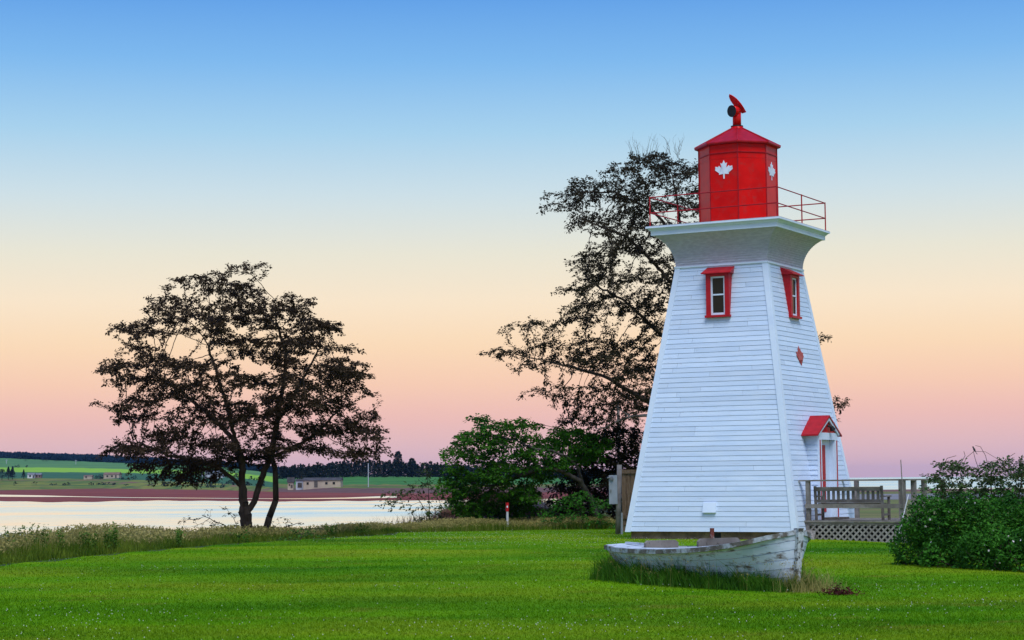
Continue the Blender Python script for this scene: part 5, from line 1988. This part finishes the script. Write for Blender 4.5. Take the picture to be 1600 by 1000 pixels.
# tan tuft at the bow
k = 650
c, s_ = math.cos(BANG), math.sin(BANG)
xl = BL + r_.normal(.10, .20, k); yl = r_.normal(.10, .24, k)
P4 = np.stack([STERN[0] + xl * c - yl * s_, STERN[1] + xl * s_ + yl * c, np.zeros(k) - .01], 1)
V4, F4 = blades(P4, r_.uniform(.08, .40, k) * np.exp(-((xl - BL - .1) / .4) ** 2), np.full(k, .006), r_, .8, 2)
k1, k2, k3 = len(V1), len(V1) + len(V2), len(V1) + len(V2) + len(V3)
Fs = F1 + [f + k1 for f in F2] + [F3 + k2] + [f + k3 for f in F4]
mi = np.concatenate([np.zeros(len(F1[0]) * 2), np.ones(len(F2[0]) * 2), np.ones(len(F3)), np.ones(len(F4[0]) * 2)])
o = mesh_obj('boat_grass', arrays_mesh('boat_grass', np.concatenate([V1, V2, V3, V4]), Fs, mi),
             [leafy('boat_blade', (.020, .082, .006), (.085, .215, .016), .35, 3.0), M_SEED])
tag(o, 'uncut dark grass standing round the old boat', 'grass', kind='stuff')


# leafy weeds standing above the tall grass
def weed(px, ytop, Y, label, seed, mat=None, hmin=.3):
    r_ = np.random.default_rng(seed)
    x = at(px, 830, Y)[0]
    z = gz(x, Y)
    h = max(hmin, at(px, ytop, Y)[2] - z)
    root = empty('weed_plant', (x, Y, z), 0, label, 'weed', 'weeds above the tall grass')
    mb = MB()
    P = []
    for _ in range(4):
        dx, dy = r_.normal(0, .05, 2)
        hh = h * r_.uniform(.75, 1.0)
        mb.tube((dx, dy, -.03), (dx * 2.2, dy * 2.2, hh), .006, .003, 4, False)
        for t in np.linspace(.35, 1.0, 16):
            P += [(dx * (1 + 1.2 * t) + a, dy * (1 + 1.2 * t) + b_, hh * t + c_) for a, b_, c_ in r_.normal(0, .035, (3, 3))]
    mb.build('stems', MATS['tall_blade'], root)
    LV, LF = leaf_quads(np.array(P), .065, r_, .3)
    cobj = mesh_obj('leaves', arrays_mesh('leaves', LV, [LF]), mat or leafy('weed_leaf', (.06, .14, .014), (.13, .25, .035), .35, 3), root)
    cobj['kind'] = 'stuff'


for i, (px, yt, Y, lab) in enumerate(((20, 822, 43, 'leafy weed at the far left of the tall grass'), (48, 818, 43.5, 'tall leafy weed left of centre in the left grass'), (66, 822, 43.2, 'leafy weed just right of the tall left weed'),
                                      (92, 824, 44, 'short leafy weed between the two left weed clumps'), (143, 821, 45, 'tall leafy weed in the middle of the left grass'), (168, 824, 45.5, 'leafy weed with broad leaves near the middle left grass'),
                                      (176, 821, 45.6, 'upright weed beside the broad leaved weed'), (278, 822, 49, 'leafy weed left of the trunk foot shrub'), (560, 818, 58.5, 'leafy weed in the grass under the white mast'), (520, 818, 57.5, 'leafy weed in the grass below the barn'))):
    weed(px, yt, Y, lab, 100 + i)

# dark red weed right of the bow
r_ = np.random.default_rng(9)
x0, y0 = 4.45, 26.9
root = empty('red_weed', (x0, y0, 0), 0, 'dark red leafy weed on the lawn right of the boat bow', 'weed')
P = np.stack([r_.normal(0, .13, 420), r_.normal(0, .12, 420), np.abs(r_.normal(.02, .035, 420))], 1)
P = np.concatenate([P, np.stack([r_.normal(-.05, .03, 60), r_.normal(0, .03, 60), r_.uniform(.02, .16, 60)], 1)])
LV, LF = leaf_quads(P, .04, r_, .3)
c = mesh_obj('leaves', arrays_mesh('leaves', LV, [LF]), leafy('red_weed_leaf', (.045, .010, .010), (.11, .028, .022), .2, 4), root)
c['kind'] = 'stuff'
mb = MB()
for _ in range(9):
    a = r_.uniform(0, 6.28); l_ = r_.uniform(.1, .22)
    mb.tube((0, 0, 0), (l_ * math.cos(a), l_ * math.sin(a), r_.uniform(.03, .14)), .004, .002, 4, False)
mb.build('stems', MATS['red_weed_leaf'], root)

# ------------------------------------------------------------------ evening haze over the bay
m = bpy.data.materials.new('evening_haze')
m.use_nodes = True
t = m.node_tree
t.nodes.clear()
out = t.nodes.new('ShaderNodeOutputMaterial')
pv = t.nodes.new('ShaderNodeVolumePrincipled')
pv.inputs['Color'].default_value = (.22, .52, 1.0, 1)
pv.inputs['Density'].default_value = 0.00003
t.links.new(pv.outputs[0], out.inputs['Volume'])
mb = MB(); mb.box((-7200, -400, -6.5), (7200, 11200, 62))
hz = mb.build('haze', m)
tag(hz, 'thin blue evening haze over the bay', 'haze', kind='stuff')
